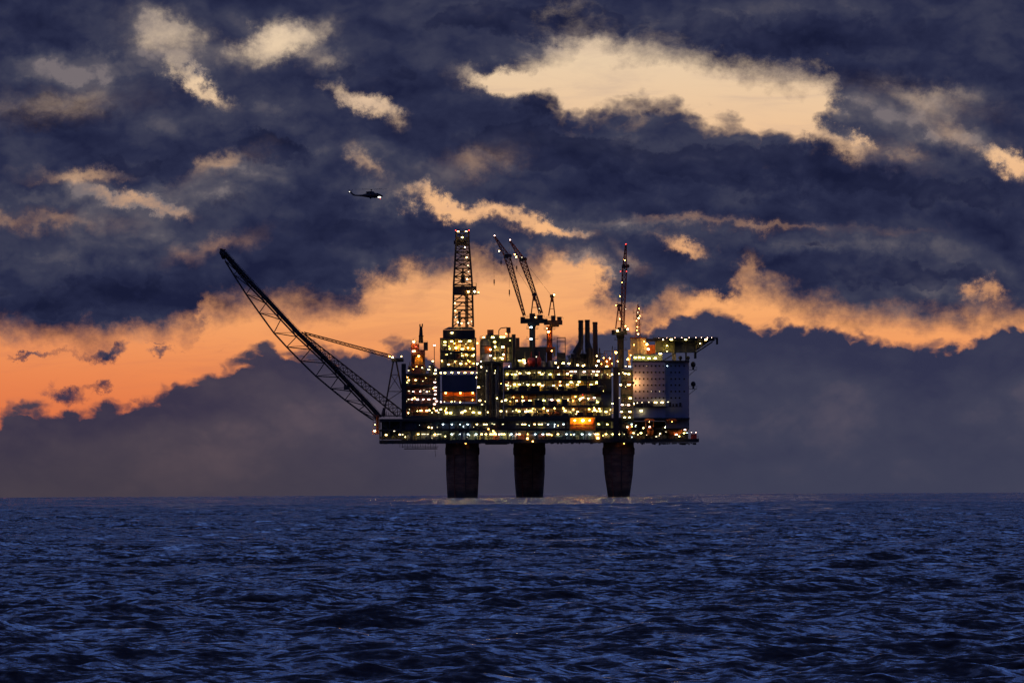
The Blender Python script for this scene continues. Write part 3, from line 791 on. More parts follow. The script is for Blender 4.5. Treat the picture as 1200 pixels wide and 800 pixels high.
# ------------------------------------------------------------------ modules
YF = 5000.0
mods = {}
mods['left'] = module('utility_module', 'red-brown utility module above the left end of the deck', 470.5, 512.5, [(437.5, 439.8), (450.5, 452.5), (462, 463.6), (472.8, 475.6), (486.8, 489.7)], YF, 6.5, 48, ['rust', 'brown', 'rust', 'grey', 'steel'], ['rust', 'rust', 'brown', 'steel', 'rust'], 5, bay=10)
lamps(mods['left'], [(478.9, 445.2), (486.7, 445.2), (478.9, 458, 'd'), (484, 458.8, 'p'), (492, 458.8, 'p'), (499.9, 458.8, 'p'), (478.5, 467.7, 'd'), (482.4, 467.7, 'p'), (489, 467.7, 'p', 1.5), (495.8, 467.7, 'p'), (502.2, 467.7, 'p', 1.4),
    (492.9, 480.9, 'w', 1.3, 0.8), (499.6, 481, 'w', 1.0, 0.7), (502.6, 480.5, 'w', 0.9, 0.6), (478.1, 483.7, 'w', 0.7, 0.5), (478.7, 434, 'd'), (494.6, 431, 'd'), (502.4, 432.7, 'w', 1.2), (503.4, 429.5, 'd'), (510.3, 433.5, 'w', 0.9, 0.6)], YF + 0.7)
erng = random.Random(15)
equipment(mods['left'], 474, 511, 424, 437.5, YF + 1, YF + 6, erng, ['brown', 'steel', 'rust', 'black'], 2.2)
mods['stair'] = thing('stair_tower', 'narrow dark stair tower with a ladder of lamps left of the drilling module', 'stair tower', at(510, 489.7, YF - 1))
MB().pbox(512.6, 515.4, 432, 489.7, YF - 2, YF + 12).build('shaft', M['steel'], mods['stair'])
for i, v in enumerate((441, 451.5, 462, 472.5)):
    MB().pbox(506.5, 512.5, v, v + 0.7, YF - 2.4, YF - 0.3).build('landing', M['steel'], mods['stair'])
    b = MB()
    p = at(507, v, YF - 1.4); q = at(512, v + 10.2, YF - 1.4)
    b.tube(p, q, 0.12, n=4).tube(p - Vector((0, 0.8, 0)), q - Vector((0, 0.8, 0)), 0.12, n=4)
    b.build('stair_flight', M['brown'], mods['stair'])
for u in (506.6, 512.2): MB().pbox(u - 0.25, u + 0.25, 432, 489.6, YF - 2.6, YF - 2.3).build('post', M['steel'], mods['stair'])
lamps(mods['stair'], [(509.6, 437.5, 'w', 1.4, 0.75), (509.2, 447.7, 'p', 1.2, 0.5), (509.8, 453.6, 'p', 1.3, 0.55), (509.6, 457.6, 'p', 1.3, 0.55), (509.8, 461.7, 'p', 1.2, 0.5), (508.9, 467, 'p', 1.5, 0.55), (511.2, 469.9, 'p', 1.2, 0.4), (508.9, 473.3, 'p', 1.5, 0.5), (511, 480.9, 'w', 1.4, 0.5), (513.5, 483.2, 'd'), (516.2, 479.5, 'w', 1.1, 0.7), (508.9, 404.5, 'p', 1.2, 0.6), (507, 423, 'w', 1.0, 0.5)], YF - 2.8)
for u, v in ((508.9, 405), (507, 423.6)): MB().pbox(u - 0.4, u + 0.4, v, 432, YF - 2.7, YF - 2.4).build('lamp_mast', M['steel'], mods['stair'])

mods['drill'] = module('drilling_module', 'drilling module under the tall derrick, with open yellow-lit floors', 515.5, 558, [(395.6, 397.2), (411, 412.8), (419.5, 420.6), (430, 433.6)], YF, 7, 40, ['olive', 'yellow', 'cream', 'rust', 'green'], ['olive', 'cream', 'green', 'yellow', 'olive'], 9, bay=9)
lamps(mods['drill'], [(521.4, 400.6, 'y', 1.7), (529.3, 399.8, 'y', 1.5, 0.6), (539.4, 399.9, 'y', 2.0), (550.2, 399.4, 'y', 1.6, 0.6), (521.9, 404.2, 'd'), (534.2, 407.5, 's', 0.6, 0.85), (527, 408.6, 'w', 1.0), (541.8, 408.8, 'w', 1.8, 0.6), (548.5, 407.6, 's', 0.6, 0.62), (554.3, 408.4, 'w', 1.3, 0.6), (524, 415.4, 's', 0.6, 0.3), (546, 415.4, 's', 0.6, 0.3), (533, 423.5, 's', 0.6, 0.28), (550, 423.6, 's', 0.6, 0.3),
    (541.8, 416.7, 'y', 1.3, 0.3), (553.6, 416.7, 'y', 1.3, 0.3), (525.6, 427, 'w', 1.4, 0.6), (539.9, 426.2, 'w', 1.5, 0.6), (546.3, 426, 'o', 0.5, 0.35), (554.8, 426, 'o', 0.5, 0.42), (559.2, 426.2, 'f', 0.5, 0.5), (550.5, 430, 'o', 0.5, 0.3), (559.4, 402, 'o', 0.5, 0.5), (563.6, 423.4, 'w', 0.6, 0.4), (563.9, 429.8, 'f', 0.5, 0.4), (517.5, 422.7, 'w', 0.8),
    (515.9, 436.8, 'w', 1.5, 0.6), (521.2, 436.8, 'y', 1.2, 0.5), (529.3, 436.6, 'y', 1.3, 0.5), (537.1, 436.6, 'y', 1.2, 0.5), (544.8, 436.6, 'y', 1.2, 0.5), (553, 436.6, 'y', 1.3, 0.5), (558.6, 436.6, 'd')], YF + 0.6)
t = mods['drill']
MB().pbox(519, 556.5, 386.5, 395.6, YF + 2, YF + 30).build('substructure', M['black'], t)
MB().add([at(519, 386.4, YF + 2), at(556.5, 386.4, YF + 2), at(553, 383, YF + 6), at(526, 383, YF + 6), at(519, 386.4, YF + 30), at(556.5, 386.4, YF + 30), at(553, 383, YF + 24), at(526, 383, YF + 24)],
         [(0, 1, 2, 3), (4, 7, 6, 5), (0, 3, 7, 4), (1, 5, 6, 2), (3, 2, 6, 7), (0, 4, 5, 1)]).build('skid_roof', M['brown'], t)
lamp(t, 529.7, 389.9, YF + 1.6, 'w', 1.3, 0.75)
MB().pbox(517.6, 557.6, 439, 458.3, YF - 0.6, YF + 34).build('mud_tank_wall', M['navy'], t)
for k in range(5): MB().pbox(518 + k * 8, 518.5 + k * 8, 439, 458.2, YF - 0.85, YF - 0.6).build('stiffener', M['navy'], t)
MB().pbox(515.5, 558, 458.4, 459.2, YF - 0.5, YF + 34).build('canopy', M['black'], t)
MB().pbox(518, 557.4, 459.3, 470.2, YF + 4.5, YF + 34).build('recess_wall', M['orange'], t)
MB().pbox(518, 557.4, 464.0, 465.4, YF + 2.5, YF + 4.45).build('bench', M['brown'], t)
for u in (518.2, 531, 544, 556.8): MB().pbox(u - 0.4, u + 0.4, 459.2, 472.6, YF + 0.2, YF + 0.7).build('column', M['rust'], t)
lamps(t, [(521.9, 460.4, 's', 0.6, 0.55), (539.2, 460.4, 's', 0.6, 0.55), (553.7, 460.2, 's', 0.6, 0.5)], YF + 1.5)
lamps(t, [(528.8, 470.6, 'y', 0.7), (532.5, 470.2, 'd', 0.7), (538.8, 471, 'y', 0.8), (520.5, 470.6, 'd', 0.7), (553.5, 468.6, 'o', 0.5, 0.3), (516.3, 470.8, 'p', 0.8)], YF + 0.3)
mods['lowdrill'] = module('shaker_module', 'low olive shaker module below the orange-lit recess', 515.5, 571, [(472.7, 475.4), (486.8, 489.7)], YF, 6.5, 44, ['olive', 'yellow', 'green', 'grey'], ['olive', 'olive', 'green', 'cream'], 14, bay=9)
lamps(mods['lowdrill'], [(523.1, 483.5, 'y', 1.4, 0.8), (527.7, 483.7, 'y', 1.4, 0.8), (541, 483, 'w', 1.5, 0.7), (544.6, 481.3, 'w', 1.3, 0.6), (554.3, 483, 'y', 1.5, 0.8), (561.5, 483.5, 'w', 1.5, 0.8), (562, 469.1, 'w', 1.3, 0.8), (564.5, 473.8, 'd', 1.3), (560.5, 453.6, 'w', 1.3, 0.8), (558, 442, 'w', 0.8)], YF - 0.2)

mods['gap'] = module('pipe_shaft', 'dark shaft of tall pipes between drilling module and process decks', 558.5, 589.5, [(424, 425.6), (442, 443.4), (458, 459.4), (474, 475.4), (488.4, 489.7)], YF + 2.5, 6, 40, ['steel', 'black', 'grey', 'brown', 'navy'], ['black', 'steel', 'navy', 'black'], 23, bay=8, dens=2.5)
for k in range(11):
    u = 565 + k * 2.3
    MB().tube(at(u, 426 + (k * 7 % 5) * 3, YF + 1.6), at(u, 489, YF + 1.6), 0.24 + 0.09 * (k % 3)).build('riser_pipe', M[['steel', 'black', 'grey', 'navy', 'brown'][k % 5]], mods['gap'])
lamps(mods['gap'], [(571, 482.8, 'w', 0.7), (582, 466.4, 'y', 0.9), (584.9, 491.2, 'y', 1.5, 0.3), (592.3, 490.6, 'y', 1.5, 0.6), (596.4, 429, 'w', 0.6), (570.2, 434.4, 'd', 0.6), (579.5, 437, 'd', 0.6), (587.6, 470, 'w', 0.9)], YF + 1.2)

mods['proc'] = module('process_module', 'long process module of four stacked lit decks in the middle', 590, 716.5, [(430.6, 432.8), (444, 446), (457.6, 461.6), (474.6, 477.2), (487, 489.7)], YF, 7, 50, ['olive', 'green', 'cream', 'grey', 'rust', 'pale', 'yellow'], ['olive', 'green', 'olive', 'cream', 'grey', 'rust', 'green'], 31, bay=9.7, dens=1.8)
lamps(mods['proc'], [(594.1, 438.2, 'y', 1.2, 0.6), (600, 438.4, 'y', 1.1), (604, 438.4, 'y', 1.1), (609, 437.3, 'w', 1.3, 0.7), (619.6, 437, 'w', 1.5, 0.6), (631.9, 436.4, 'w', 1.2, 0.7), (635, 438.4, 'w', 1.3, 0.6), (644.6, 438.4, 'y', 1.4, 0.8), (654.8, 438.6, 'w', 1.3, 0.5), (664.8, 437.8, 'w', 1.4, 0.8), (669.1, 435.2, 'p', 1.4, 0.6), (673.8, 435.2, 'p', 1.4, 0.6), (684.4, 435.5, 'p', 1.4, 0.7), (695.5, 435.2, 'p', 1.4, 0.6), (700.6, 435.2, 'p', 1.4, 0.6),
    (669.4, 439.4, 'y', 1.4, 0.5), (684.4, 441, 'y', 1.4, 0.5), (699.2, 439.2, 'y', 1.5, 0.6), (710.5, 438.7, 'w', 1.7, 0.6), (669.1, 447.6, 'y', 1.4, 0.6), (678.4, 447.4, 'w', 1.4, 0.7), (699.2, 447.6, 'y', 1.4, 0.6), (707.3, 447.8, 'd', 0.8), (656.2, 447.2, 'o', 0.5, 0.4), (612, 465, 's', 0.6, 0.25), (690, 479.4, 's', 0.6, 0.4), (674, 464.6, 's', 0.6, 0.35), (624, 478.6, 's', 0.6, 0.25), (700, 449, 's', 0.6, 0.25),
    (594.1, 451.2, 'w', 1.4, 0.7), (595.8, 455.3, 'y', 1.3, 0.5), (602.7, 450.4, 'y', 1.4, 0.6), (608.3, 450.4, 'y', 1.4, 0.6), (618.2, 450.6, 'w', 1.5, 0.8), (625, 450.8, 'w', 1.1, 0.5), (631.4, 449.9, 'w', 1.5, 0.8), (635.3, 451.7, 'w', 1.2, 0.5), (648.5, 451.6, 'y', 1.4, 0.6), (656.5, 451.4, 'w', 1.3, 0.6), (664.8, 450.5, 'w', 1.5, 0.8), (676.5, 450.8, 'y', 1.3, 0.5), (682, 452, 'd'), (692.5, 450.6, 'y', 1.3, 0.5), (709.8, 449.9, 'w', 1.5, 0.8), (706.8, 458, 'y', 0.8), (598, 452.2, 'd', 0.7),
    (592.3, 468.7, 'w', 1.3, 0.8), (597.2, 469.6, 'w', 1.2, 0.5), (605.2, 469.4, 'w', 1.0, 0.4), (612.8, 469.6, 'w', 1.6, 0.8), (620.7, 469.4, 'y', 1.4, 0.7), (631.1, 469.6, 'w', 1.5, 0.8), (637, 469, 'y', 1.4, 0.7), (646.3, 468.4, 'p', 1.5, 0.7), (653.9, 469, 'y', 1.4, 0.8), (664.5, 468.5, 'w', 1.4, 0.7), (671.3, 469.6, 'o', 0.6, 0.5), (679.6, 467.4, 'f', 0.6, 0.55), (682.6, 465.8, 'w', 1.2, 0.6), (688.8, 467, 'f', 0.6, 0.6), (696, 465.9, 'p', 1.4, 0.5), (695, 469.9, 'p', 1.4, 0.5), (699.7, 471, 'y', 1.3, 0.4), (682.4, 462.4, 'r', 0.5, 0.25),
    (586.7, 481.6, 'w', 1.2, 0.6), (593.2, 481.4, 'd', 0.7), (600.5, 481.6, 'd', 0.7), (607.8, 481.6, 'y', 1.3, 0.6), (615.6, 482, 'w', 1.3, 0.8), (618.2, 481.7, 'w', 1.3, 0.8), (621.9, 481.4, 'w', 1.3, 0.7), (630.2, 482.2, 'w', 1.1, 0.4), (637, 478.3, 's', 0.6, 0.5), (641.8, 481, 'w', 1.2, 0.7), (649.5, 478.2, 's', 0.6, 0.45), (660, 478.2, 's', 0.6, 0.45), (661.9, 481.2, 'w', 1.4, 0.6), (668.7, 482.5, 'y', 1.2, 0.5), (671.5, 479.5, 'o', 0.6, 0.45), (676.5, 482.4, 'y', 1.2, 0.5), (696.6, 480.4, 'f', 0.6, 0.6), (696, 477.6, 'o', 0.5, 0.3), (702, 478.8, 'f', 0.5, 0.36), (702.9, 481.4, 'y', 1.2, 0.5), (709.8, 482.4, 'w', 1.4, 0.6)], YF + 0.2)
for k in range(9):
    u = 594 + k * 13.7
    MB().tube(at(u, 432.8, YF + 0.1), at(u, 457, YF + 0.1), 0.15 + 0.05 * (k % 2)).build('downpipe', M[['steel', 'rust', 'black'][k % 3]], mods['proc'])

frng = random.Random(77)
for vt, vb in ((432.8, 444), (446, 457.6), (461.6, 474.6), (477.2, 487)):
    equipment(mods['proc'], 592, 715, vt + (vb - vt) * 0.38, vb, YF - 0.9, YF - 0.3, frng, ['black', 'steel', 'black', 'brown'], 0.9)  # dark gear added in front to break up the lit rows
for k, (ua, ub, va, vb) in enumerate(((652, 660, 432.8, 444), (612, 620, 446, 457.6), (684, 693, 461.6, 474.6), (640, 647, 477.2, 487), (704, 711, 446, 457.6), (596, 603, 461.6, 474.6))):
    b = MB()
    for dy in (-1.2, -0.5):
        b.tube(at(ua, va, YF + dy), at(ub, vb, YF + dy), 0.13, n=4)
        b.tube(at(ua, va - 2.6, YF + dy), at(ub, vb - 2.6, YF + dy), 0.06, n=4)
    b.build('stair_flight', M['black'], mods['proc'])
MB().pbox(590, 716.5, 458.6, 460.6, YF - 1.4, YF - 0.05).build('service_walkway', M['black'], mods['proc'])
MB().pbox(700, 716.5, 446, 457.5, YF - 0.3, YF - 0.05).build('added_dark_screen', M['steel'], mods['proc'])  # made-up dark screens, put in front to hide lit parts of the decks
MB().pbox(704, 716.5, 461.7, 474.5, YF - 0.3, YF - 0.05).build('added_dark_screen', M['navy'], mods['proc'])

mods['right'] = module('switchgear_module', 'narrow switchgear module between process decks and living quarters', 728, 741.2, [(432, 434), (444.5, 446.5), (455.8, 462.4), (470.6, 472.2), (477.6, 479.2), (487, 489.7)], YF, 6, 46, ['grey', 'green', 'steel'], ['green', 'grey', 'navy', 'rust'], 44, bay=7)
lamps(mods['right'], [(724.4, 437.8, 'w', 1.4, 0.5), (732.5, 437.8, 'w', 1.4, 0.5), (736.7, 438.2, 'y', 1.3, 0.7), (727, 450.8, 'w', 1.4, 0.6), (738.2, 466.4, 'w', 1.5, 0.8), (728.8, 474.2, 'p', 1.4, 0.5), (736.2, 474.4, 'p', 1.5, 0.5), (723.3, 481.8, 'w', 1.5, 0.8), (728, 482.4, 'w', 1.2, 0.5), (737.6, 482.2, 'w', 1.6, 0.6), (731.6, 488.8, 'y', 1.3, 0.5), (737.3, 488.8, 'y', 1.3, 0.5), (717.5, 472.8, 'y', 1.2, 0.4), (717, 438.6, 'w', 0.9, 0.6), (737.9, 429.5, 'b', 1.2, 0.6), (733, 429, 'd'), (725, 466, 'd')], YF - 2.2)

# open-fronted bay under sodium light, hung on the cellar deck front
b = thing('lit_loading_bay', 'orange floodlit open bay with pipe racks on the front of the cellar deck', 'loading bay', at(682, 504.5, 4997))
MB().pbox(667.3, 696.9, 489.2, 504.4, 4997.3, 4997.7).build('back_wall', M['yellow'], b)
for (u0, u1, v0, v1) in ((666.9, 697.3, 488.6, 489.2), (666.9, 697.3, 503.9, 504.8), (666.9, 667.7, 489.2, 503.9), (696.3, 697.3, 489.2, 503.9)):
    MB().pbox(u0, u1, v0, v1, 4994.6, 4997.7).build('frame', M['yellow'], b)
for k, v in enumerate((497.2, 501.2)):
    MB().tube(at(668, v, 4996.4), at(696, v, 4996.4), 0.2).build('pipe', M['rust'], b)
    for i in range(6): MB().pbox(669.5 + 5 * i, 671.2 + 5 * i, v - 1.0, v + 0.9, 4996.5, 4997.2).build('valve', M[['rust', 'orange', 'brown'][(i + k) % 3]], b)
MB().pbox(692, 695, 491.6, 496, 4996.2, 4997.2).build('cabinet', M['orange'], b)
for u, k, h in ((682.6, 's', 1.2), (673, 's', 0.7), (690.5, 's', 0.6)): lamp(b, u, 492.4, 4995.6, k, 0.6, h)  # rightmost lamp is added to fill the bay with orange light

# ------------------------------------------------------------------ drilling derrick
M['derrick'] = paint('dark_red_derrick_steel', (0.035, 0.02, 0.016))
def derrick():
    t = thing('drilling_derrick', 'tall latticed drilling derrick with a dark racking platform halfway up', 'derrick', at(542.5, 383, 5015))
    Y = 5015.0
    def ring(v, u0, u1):
        d = (u1 - u0) * S / 2
        a = at(u0, v, Y); c = at(u1, v, Y)
        return [Vector((a.x, Y - d, a.z)), Vector((c.x, Y - d, c.z)), Vector((c.x, Y + d, c.z)), Vector((a.x, Y + d, a.z))]
    rows = [(383, 530.6, 554.6), (372, 531, 554.4), (363, 531.4, 554.2), (354, 531.6, 554), (345, 531.8, 553.9), (334, 532, 553.6), (324, 532.6, 553), (314.5, 533.2, 552.3), (305, 533.8, 551.6), (295.5, 534.4, 550.9), (287, 534.8, 550.2), (279, 535.2, 549.9), (271.5, 535.4, 549.7)]
    rg = [ring(*r) for r in rows]
    for k in range(4):
        for i in range(len(rg) - 1): member(t, 'leg', rg[i][k], rg[i + 1][k], 0.42, M['derrick'])
    for i in range(len(rg) - 1):
        for k in range(4):
            k2 = (k + 1) % 4
            member(t, 'girt', rg[i + 1][k], rg[i + 1][k2], 0.24, M['derrick'])
            if i < 5:
                m_ = (rg[i + 1][k] + rg[i + 1][k2]) / 2
                member(t, 'brace', rg[i][k], m_, 0.20, M['derrick']); member(t, 'brace', rg[i][k2], m_, 0.20, M['derrick'])
            else:
                p, q = (k, k2) if i % 2 else (k2, k)
                member(t, 'brace', rg[i][p], rg[i + 1][q], 0.20, M['derrick'])
    for i in range(len(rg) - 1):
        for k in range(4):
            k2 = (k + 1) % 4
            a_, c_ = rg[i][k].lerp(rg[i + 1][k], 0.5), rg[i][k2].lerp(rg[i + 1][k2], 0.5)
            member(t, 'girt', a_, c_, 0.12, M['derrick'])
            if i >= 5: member(t, 'brace', rg[i][k2] if i % 2 else rg[i][k], rg[i + 1][k] if i % 2 else rg[i + 1][k2], 0.12, M['derrick'])
    MB().pbox(531.4, 558.6, 334.8, 344.6, Y - 5.5, Y + 4.5).build('racking_platform', M['black'], t)
    for u in (531.5, 558.4): member(t, 'post', at(u, 344, Y - 5), at(u, 332, Y - 5), 0.1, M['steel'])
    handrail(t, 531.4, 558.6, 334.8, Y - 5.3, M['steel'])
    MB().pbox(536, 548.4, 279.5, 286, Y - 2.4, Y + 2.4).build('crown_block', M['black'], t)
    MB().pbox(532.2, 536, 281, 285.4, Y - 1, Y + 1).build('service_box', M['black'], t)
    handrail(t, 535.4, 549.7, 271.5, Y - 2.5, M['steel'])
    for u in (535.2, 549.9): member(t, 'whip_mast', at(u, 271.5, Y), at(u, 268.8, Y), 0.12, M['steel'])
    # travelling block, drill string and tool rack inside
    MB().pbox(540.2, 545.2, 321, 331, Y - 1, Y + 1).pbox(541.6, 543.8, 313, 321, Y - 0.6, Y + 0.6).build('travelling_block', M['black'], t)
    for u in (541.9, 543.4): member(t, 'cable', at(u, 286, Y), at(u, 313, Y), 0.09, M['steel'])
    for k in range(5): member(t, 'drill_pipe', at(545.6 + 0.8 * k, 383, Y + 1.5), at(545.6 + 0.8 * k, 342, Y + 1.5), 0.14, M['steel'])
    MB().pbox(536.5, 540, 364, 382, Y - 2, Y + 1).build('control_cabin', M['grey'], t)
    for k in range(3): MB().pbox(532.6 + 0.1 * k, 552.6 - 0.1 * k, 371.6 - 9.2 * k, 372.3 - 9.2 * k, Y - 3.2, Y + 3).build('platform', M['steel'], t)
    lamps(t, [(537.5, 271.2, 'w', 1.0, 0.62), (546.9, 271.2, 'w', 1.0, 0.62), (542.2, 278.1, 'w', 1.0, 0.8), (545.4, 289.8, 'w', 0.6, 0.5), (547.3, 301.6, 'w', 0.6, 0.5), (548.8, 311, 'd', 0.6, 0.5), (547.8, 327, 'f', 0.6, 0.42), (549.1, 341.7, 's', 0.6, 0.75), (556.3, 341.6, 'f', 0.6, 0.65), (561, 342.4, 'o', 0.5, 0.4),
              (533.4, 355, 'w', 0.6, 0.42), (533.8, 364, 'w', 0.6, 0.42), (534, 371.5, 'd', 0.6, 0.5), (536.6, 377.5, 'w', 0.9, 0.6), (541, 378.6, 'w', 0.8, 0.5), (549, 378.4, 'd', 0.7, 0.7), (534.7, 270, 'r', 0.5, 0.42), (550.3, 270, 'r', 0.5, 0.42), (552.5, 376.6, 'd', 0.6), (549.4, 318.4, 'd', 0.6, 0.4)], Y - 6.0)
    MB().pbox(557.8, 561.6, 343.4, 344.2, Y - 6, Y - 5).build('lamp_arm', M['steel'], t)
derrick()

# ------------------------------------------------------------------ flare boom
def flare():
    t = thing('flare_boom', 'long latticed flare boom leaning out to the left over the sea', 'flare boom', at(442, 490, 5010))
    Y0, Y1 = 5004.0, 5014.0
    upper = [(264, 295), (280, 313), (297, 332), (314.7, 350.5), (332, 369.5), (350.5, 389.4), (366.5, 404.5), (383, 420.3), (399, 437), (414.5, 453.5), (430, 470), (445, 486.6)]
    lower = [(264.5, 306), (274, 321.5), (288.7, 344.7), (304, 366.5), (321, 390), (336, 406.5), (352, 423), (370, 440.6), (387, 455), (404, 468.5), (420, 480.5), (436, 491.5)]
    mid = [(u - 3.0 * min(1, i / 2), v + 5.0) for i, (u, v) in enumerate(upper)]
    steel = M['steel']
    for nm, line, Ys in (('upper_chord', upper, (Y0 + 2,)), ('middle_chord', mid, (Y1 - 2, )), ('lower_chord', lower, ((Y0 + Y1) / 2,)), ('upper_chord', [(u + 1.6, v + 1.8) for u, v in upper], (Y1,))):
        for Yk in Ys:
            for a, c in zip(line[:-1], line[1:]): member(t, nm, at(*a, Yk), at(*c, Yk), 0.50 if nm == 'upper_chord' else 0.36, steel)
    for i in range(len(upper)):
        yl = (Y0 + Y1) / 2
        if i % 1 == 0: member(t, 'brace', at(*mid[i], Y1 - 2), at(*lower[i], yl), 0.2, steel)
        if i + 1 < len(upper): member(t, 'brace', at(*lower[i], yl), at(*mid[i + 1], Y1 - 2), 0.2, steel); member(t, 'brace', at(*lower[i], yl), at(*upper[i + 1], Y0 + 2), 0.13, steel)
        member(t, 'girt', at(*upper[i], Y0 + 2), at(*mid[i], Y1 - 2), 0.2, steel)
        if i + 1 < len(upper): member(t, 'brace', at(*upper[i], Y0 + 2), at(*mid[i + 1], Y1 - 2), 0.14, steel)
    # two gas pipes along the top
    for off in (1.9, 3.1):
        for a, c in zip(upper[:-1], upper[1:]): member(t, 'gas_pipe', at(a[0] - off * 0.5, a[1] + off, Y0 + 4), at(c[0] - off * 0.5, c[1] + off, Y0 + 4), 0.24, M['black'])
    # burner head
    MB().lathe(at(262.2, 297.5, 5008), [(0.5, -2.2), (1.1, -1.2), (1.1, 0.3), (0.7, 1.1), (1.0, 1.9)], n=10).build('burner', M['black'], t)
    MB().lathe(at(259.6, 294.8, 5008), [(0.4, -1.5), (0.8, -0.4), (0.5, 0.8), (0.7, 1.3)], n=10).build('burner', M['black'], t)
    MB().pbox(258.6, 266, 297.2, 298.6, 5005, 5012).build('burner_deck', M['black'], t)
    MB().pbox(402.5, 408, 450.8, 456.4, 5004, 5008).build('winch_box', M['black'], t)
    b = MB()
    for a, c in zip(upper[:-1], upper[1:]):
        for s in (0.0, 0.33, 0.66):
            p = at(a[0] + (c[0] - a[0]) * s, a[1] + (c[1] - a[1]) * s, Y0); b.tube(p, p + Vector((0, 0, 1.2)), 0.06, n=4)
        b.tube(at(a[0], a[1] - 3.2, Y0), at(c[0], c[1] - 3.2, Y0), 0.06, n=4)
    b.build('walkway_rail', steel, t)
flare()

def stay():
    t = thing('boom_stay', 'brown latticed back stay and leaning mast holding the flare boom', 'boom stay', at(459, 488, 5010))
    br = M['brown']
    def sq(u, v, hw, du, dv):
        # square frame across a truss axis
        return [at(u + du * hw, v + dv * hw, 5006), at(u - du * hw, v - dv * hw, 5006), at(u - du * hw, v - dv * hw, 5011), at(u + du * hw, v + dv * hw, 5011)]
    # lower truss (steep), upper stay (flat), and the mast
    truss(t, sq(352, 391, 2.6, 0.63, -0.77), sq(468, 484.5, 4.6, 0.63, -0.77), 22, 0.3, 0.15, br)
    truss(t, sq(356, 390.0, 1.0, 0.25, -0.97), sq(457, 417.5, 1.9, 0.25, -0.97), 20, 0.2, 0.11, br)
    for Yk in (5005, 5012):
        member(t, 'mast_leg', at(448.8, 488.5, Yk), at(461.5, 420, Yk), 0.34, br)
        member(t, 'mast_leg', at(470.2, 455, Yk), at(463.5, 420, Yk), 0.34, br)
        member(t, 'brace', at(454.3, 458.5, Yk), at(470, 458.5, Yk), 0.16, br)
        member(t, 'brace', at(458, 439, Yk), at(470.5, 458.5, Yk), 0.14, br)
        member(t, 'brace', at(452.4, 470, Yk), at(470, 458.5, Yk), 0.14, br)
        member(t, 'brace', at(458, 439, Yk), at(466.6, 439, Yk), 0.14, br)
        member(t, 'brace', at(466.6, 439, Yk), at(454.3, 458.5, Yk), 0.12, br)
    MB().pbox(458.5, 472.5, 419.5, 423.6, 5003, 5014).build('mast_head', M['black'], t)
    MB().pbox(470.3, 475.6, 426, 489.7, 4998.8, 4999.9).build('mast_column', M['black'], t)
    lamps(t, [(460, 418.6, 'f', 0.6, 0.55), (456.4, 417.4, 'o', 0.5, 0.4), (470.3, 417.6, 'w', 0.6, 0.35)], 5002.5)
    b = MB().pbox(446, 470, 486.4, 487.4, 5000, 5012)
    for k in range(9): b.pbox(447 + k * 2.6, 447.6 + k * 2.6, 483.2 - (k % 3) * 0.8, 486.4, 5001, 5002)
    b.build('foot_platform', M['black'], t)
    MB().lathe(at(449, 486.4, 5003), [(1.0, 0), (0.8, 1.2), (0.2, 3.2)], n=8).build('foot_cone', M['brown'], t)
stay()

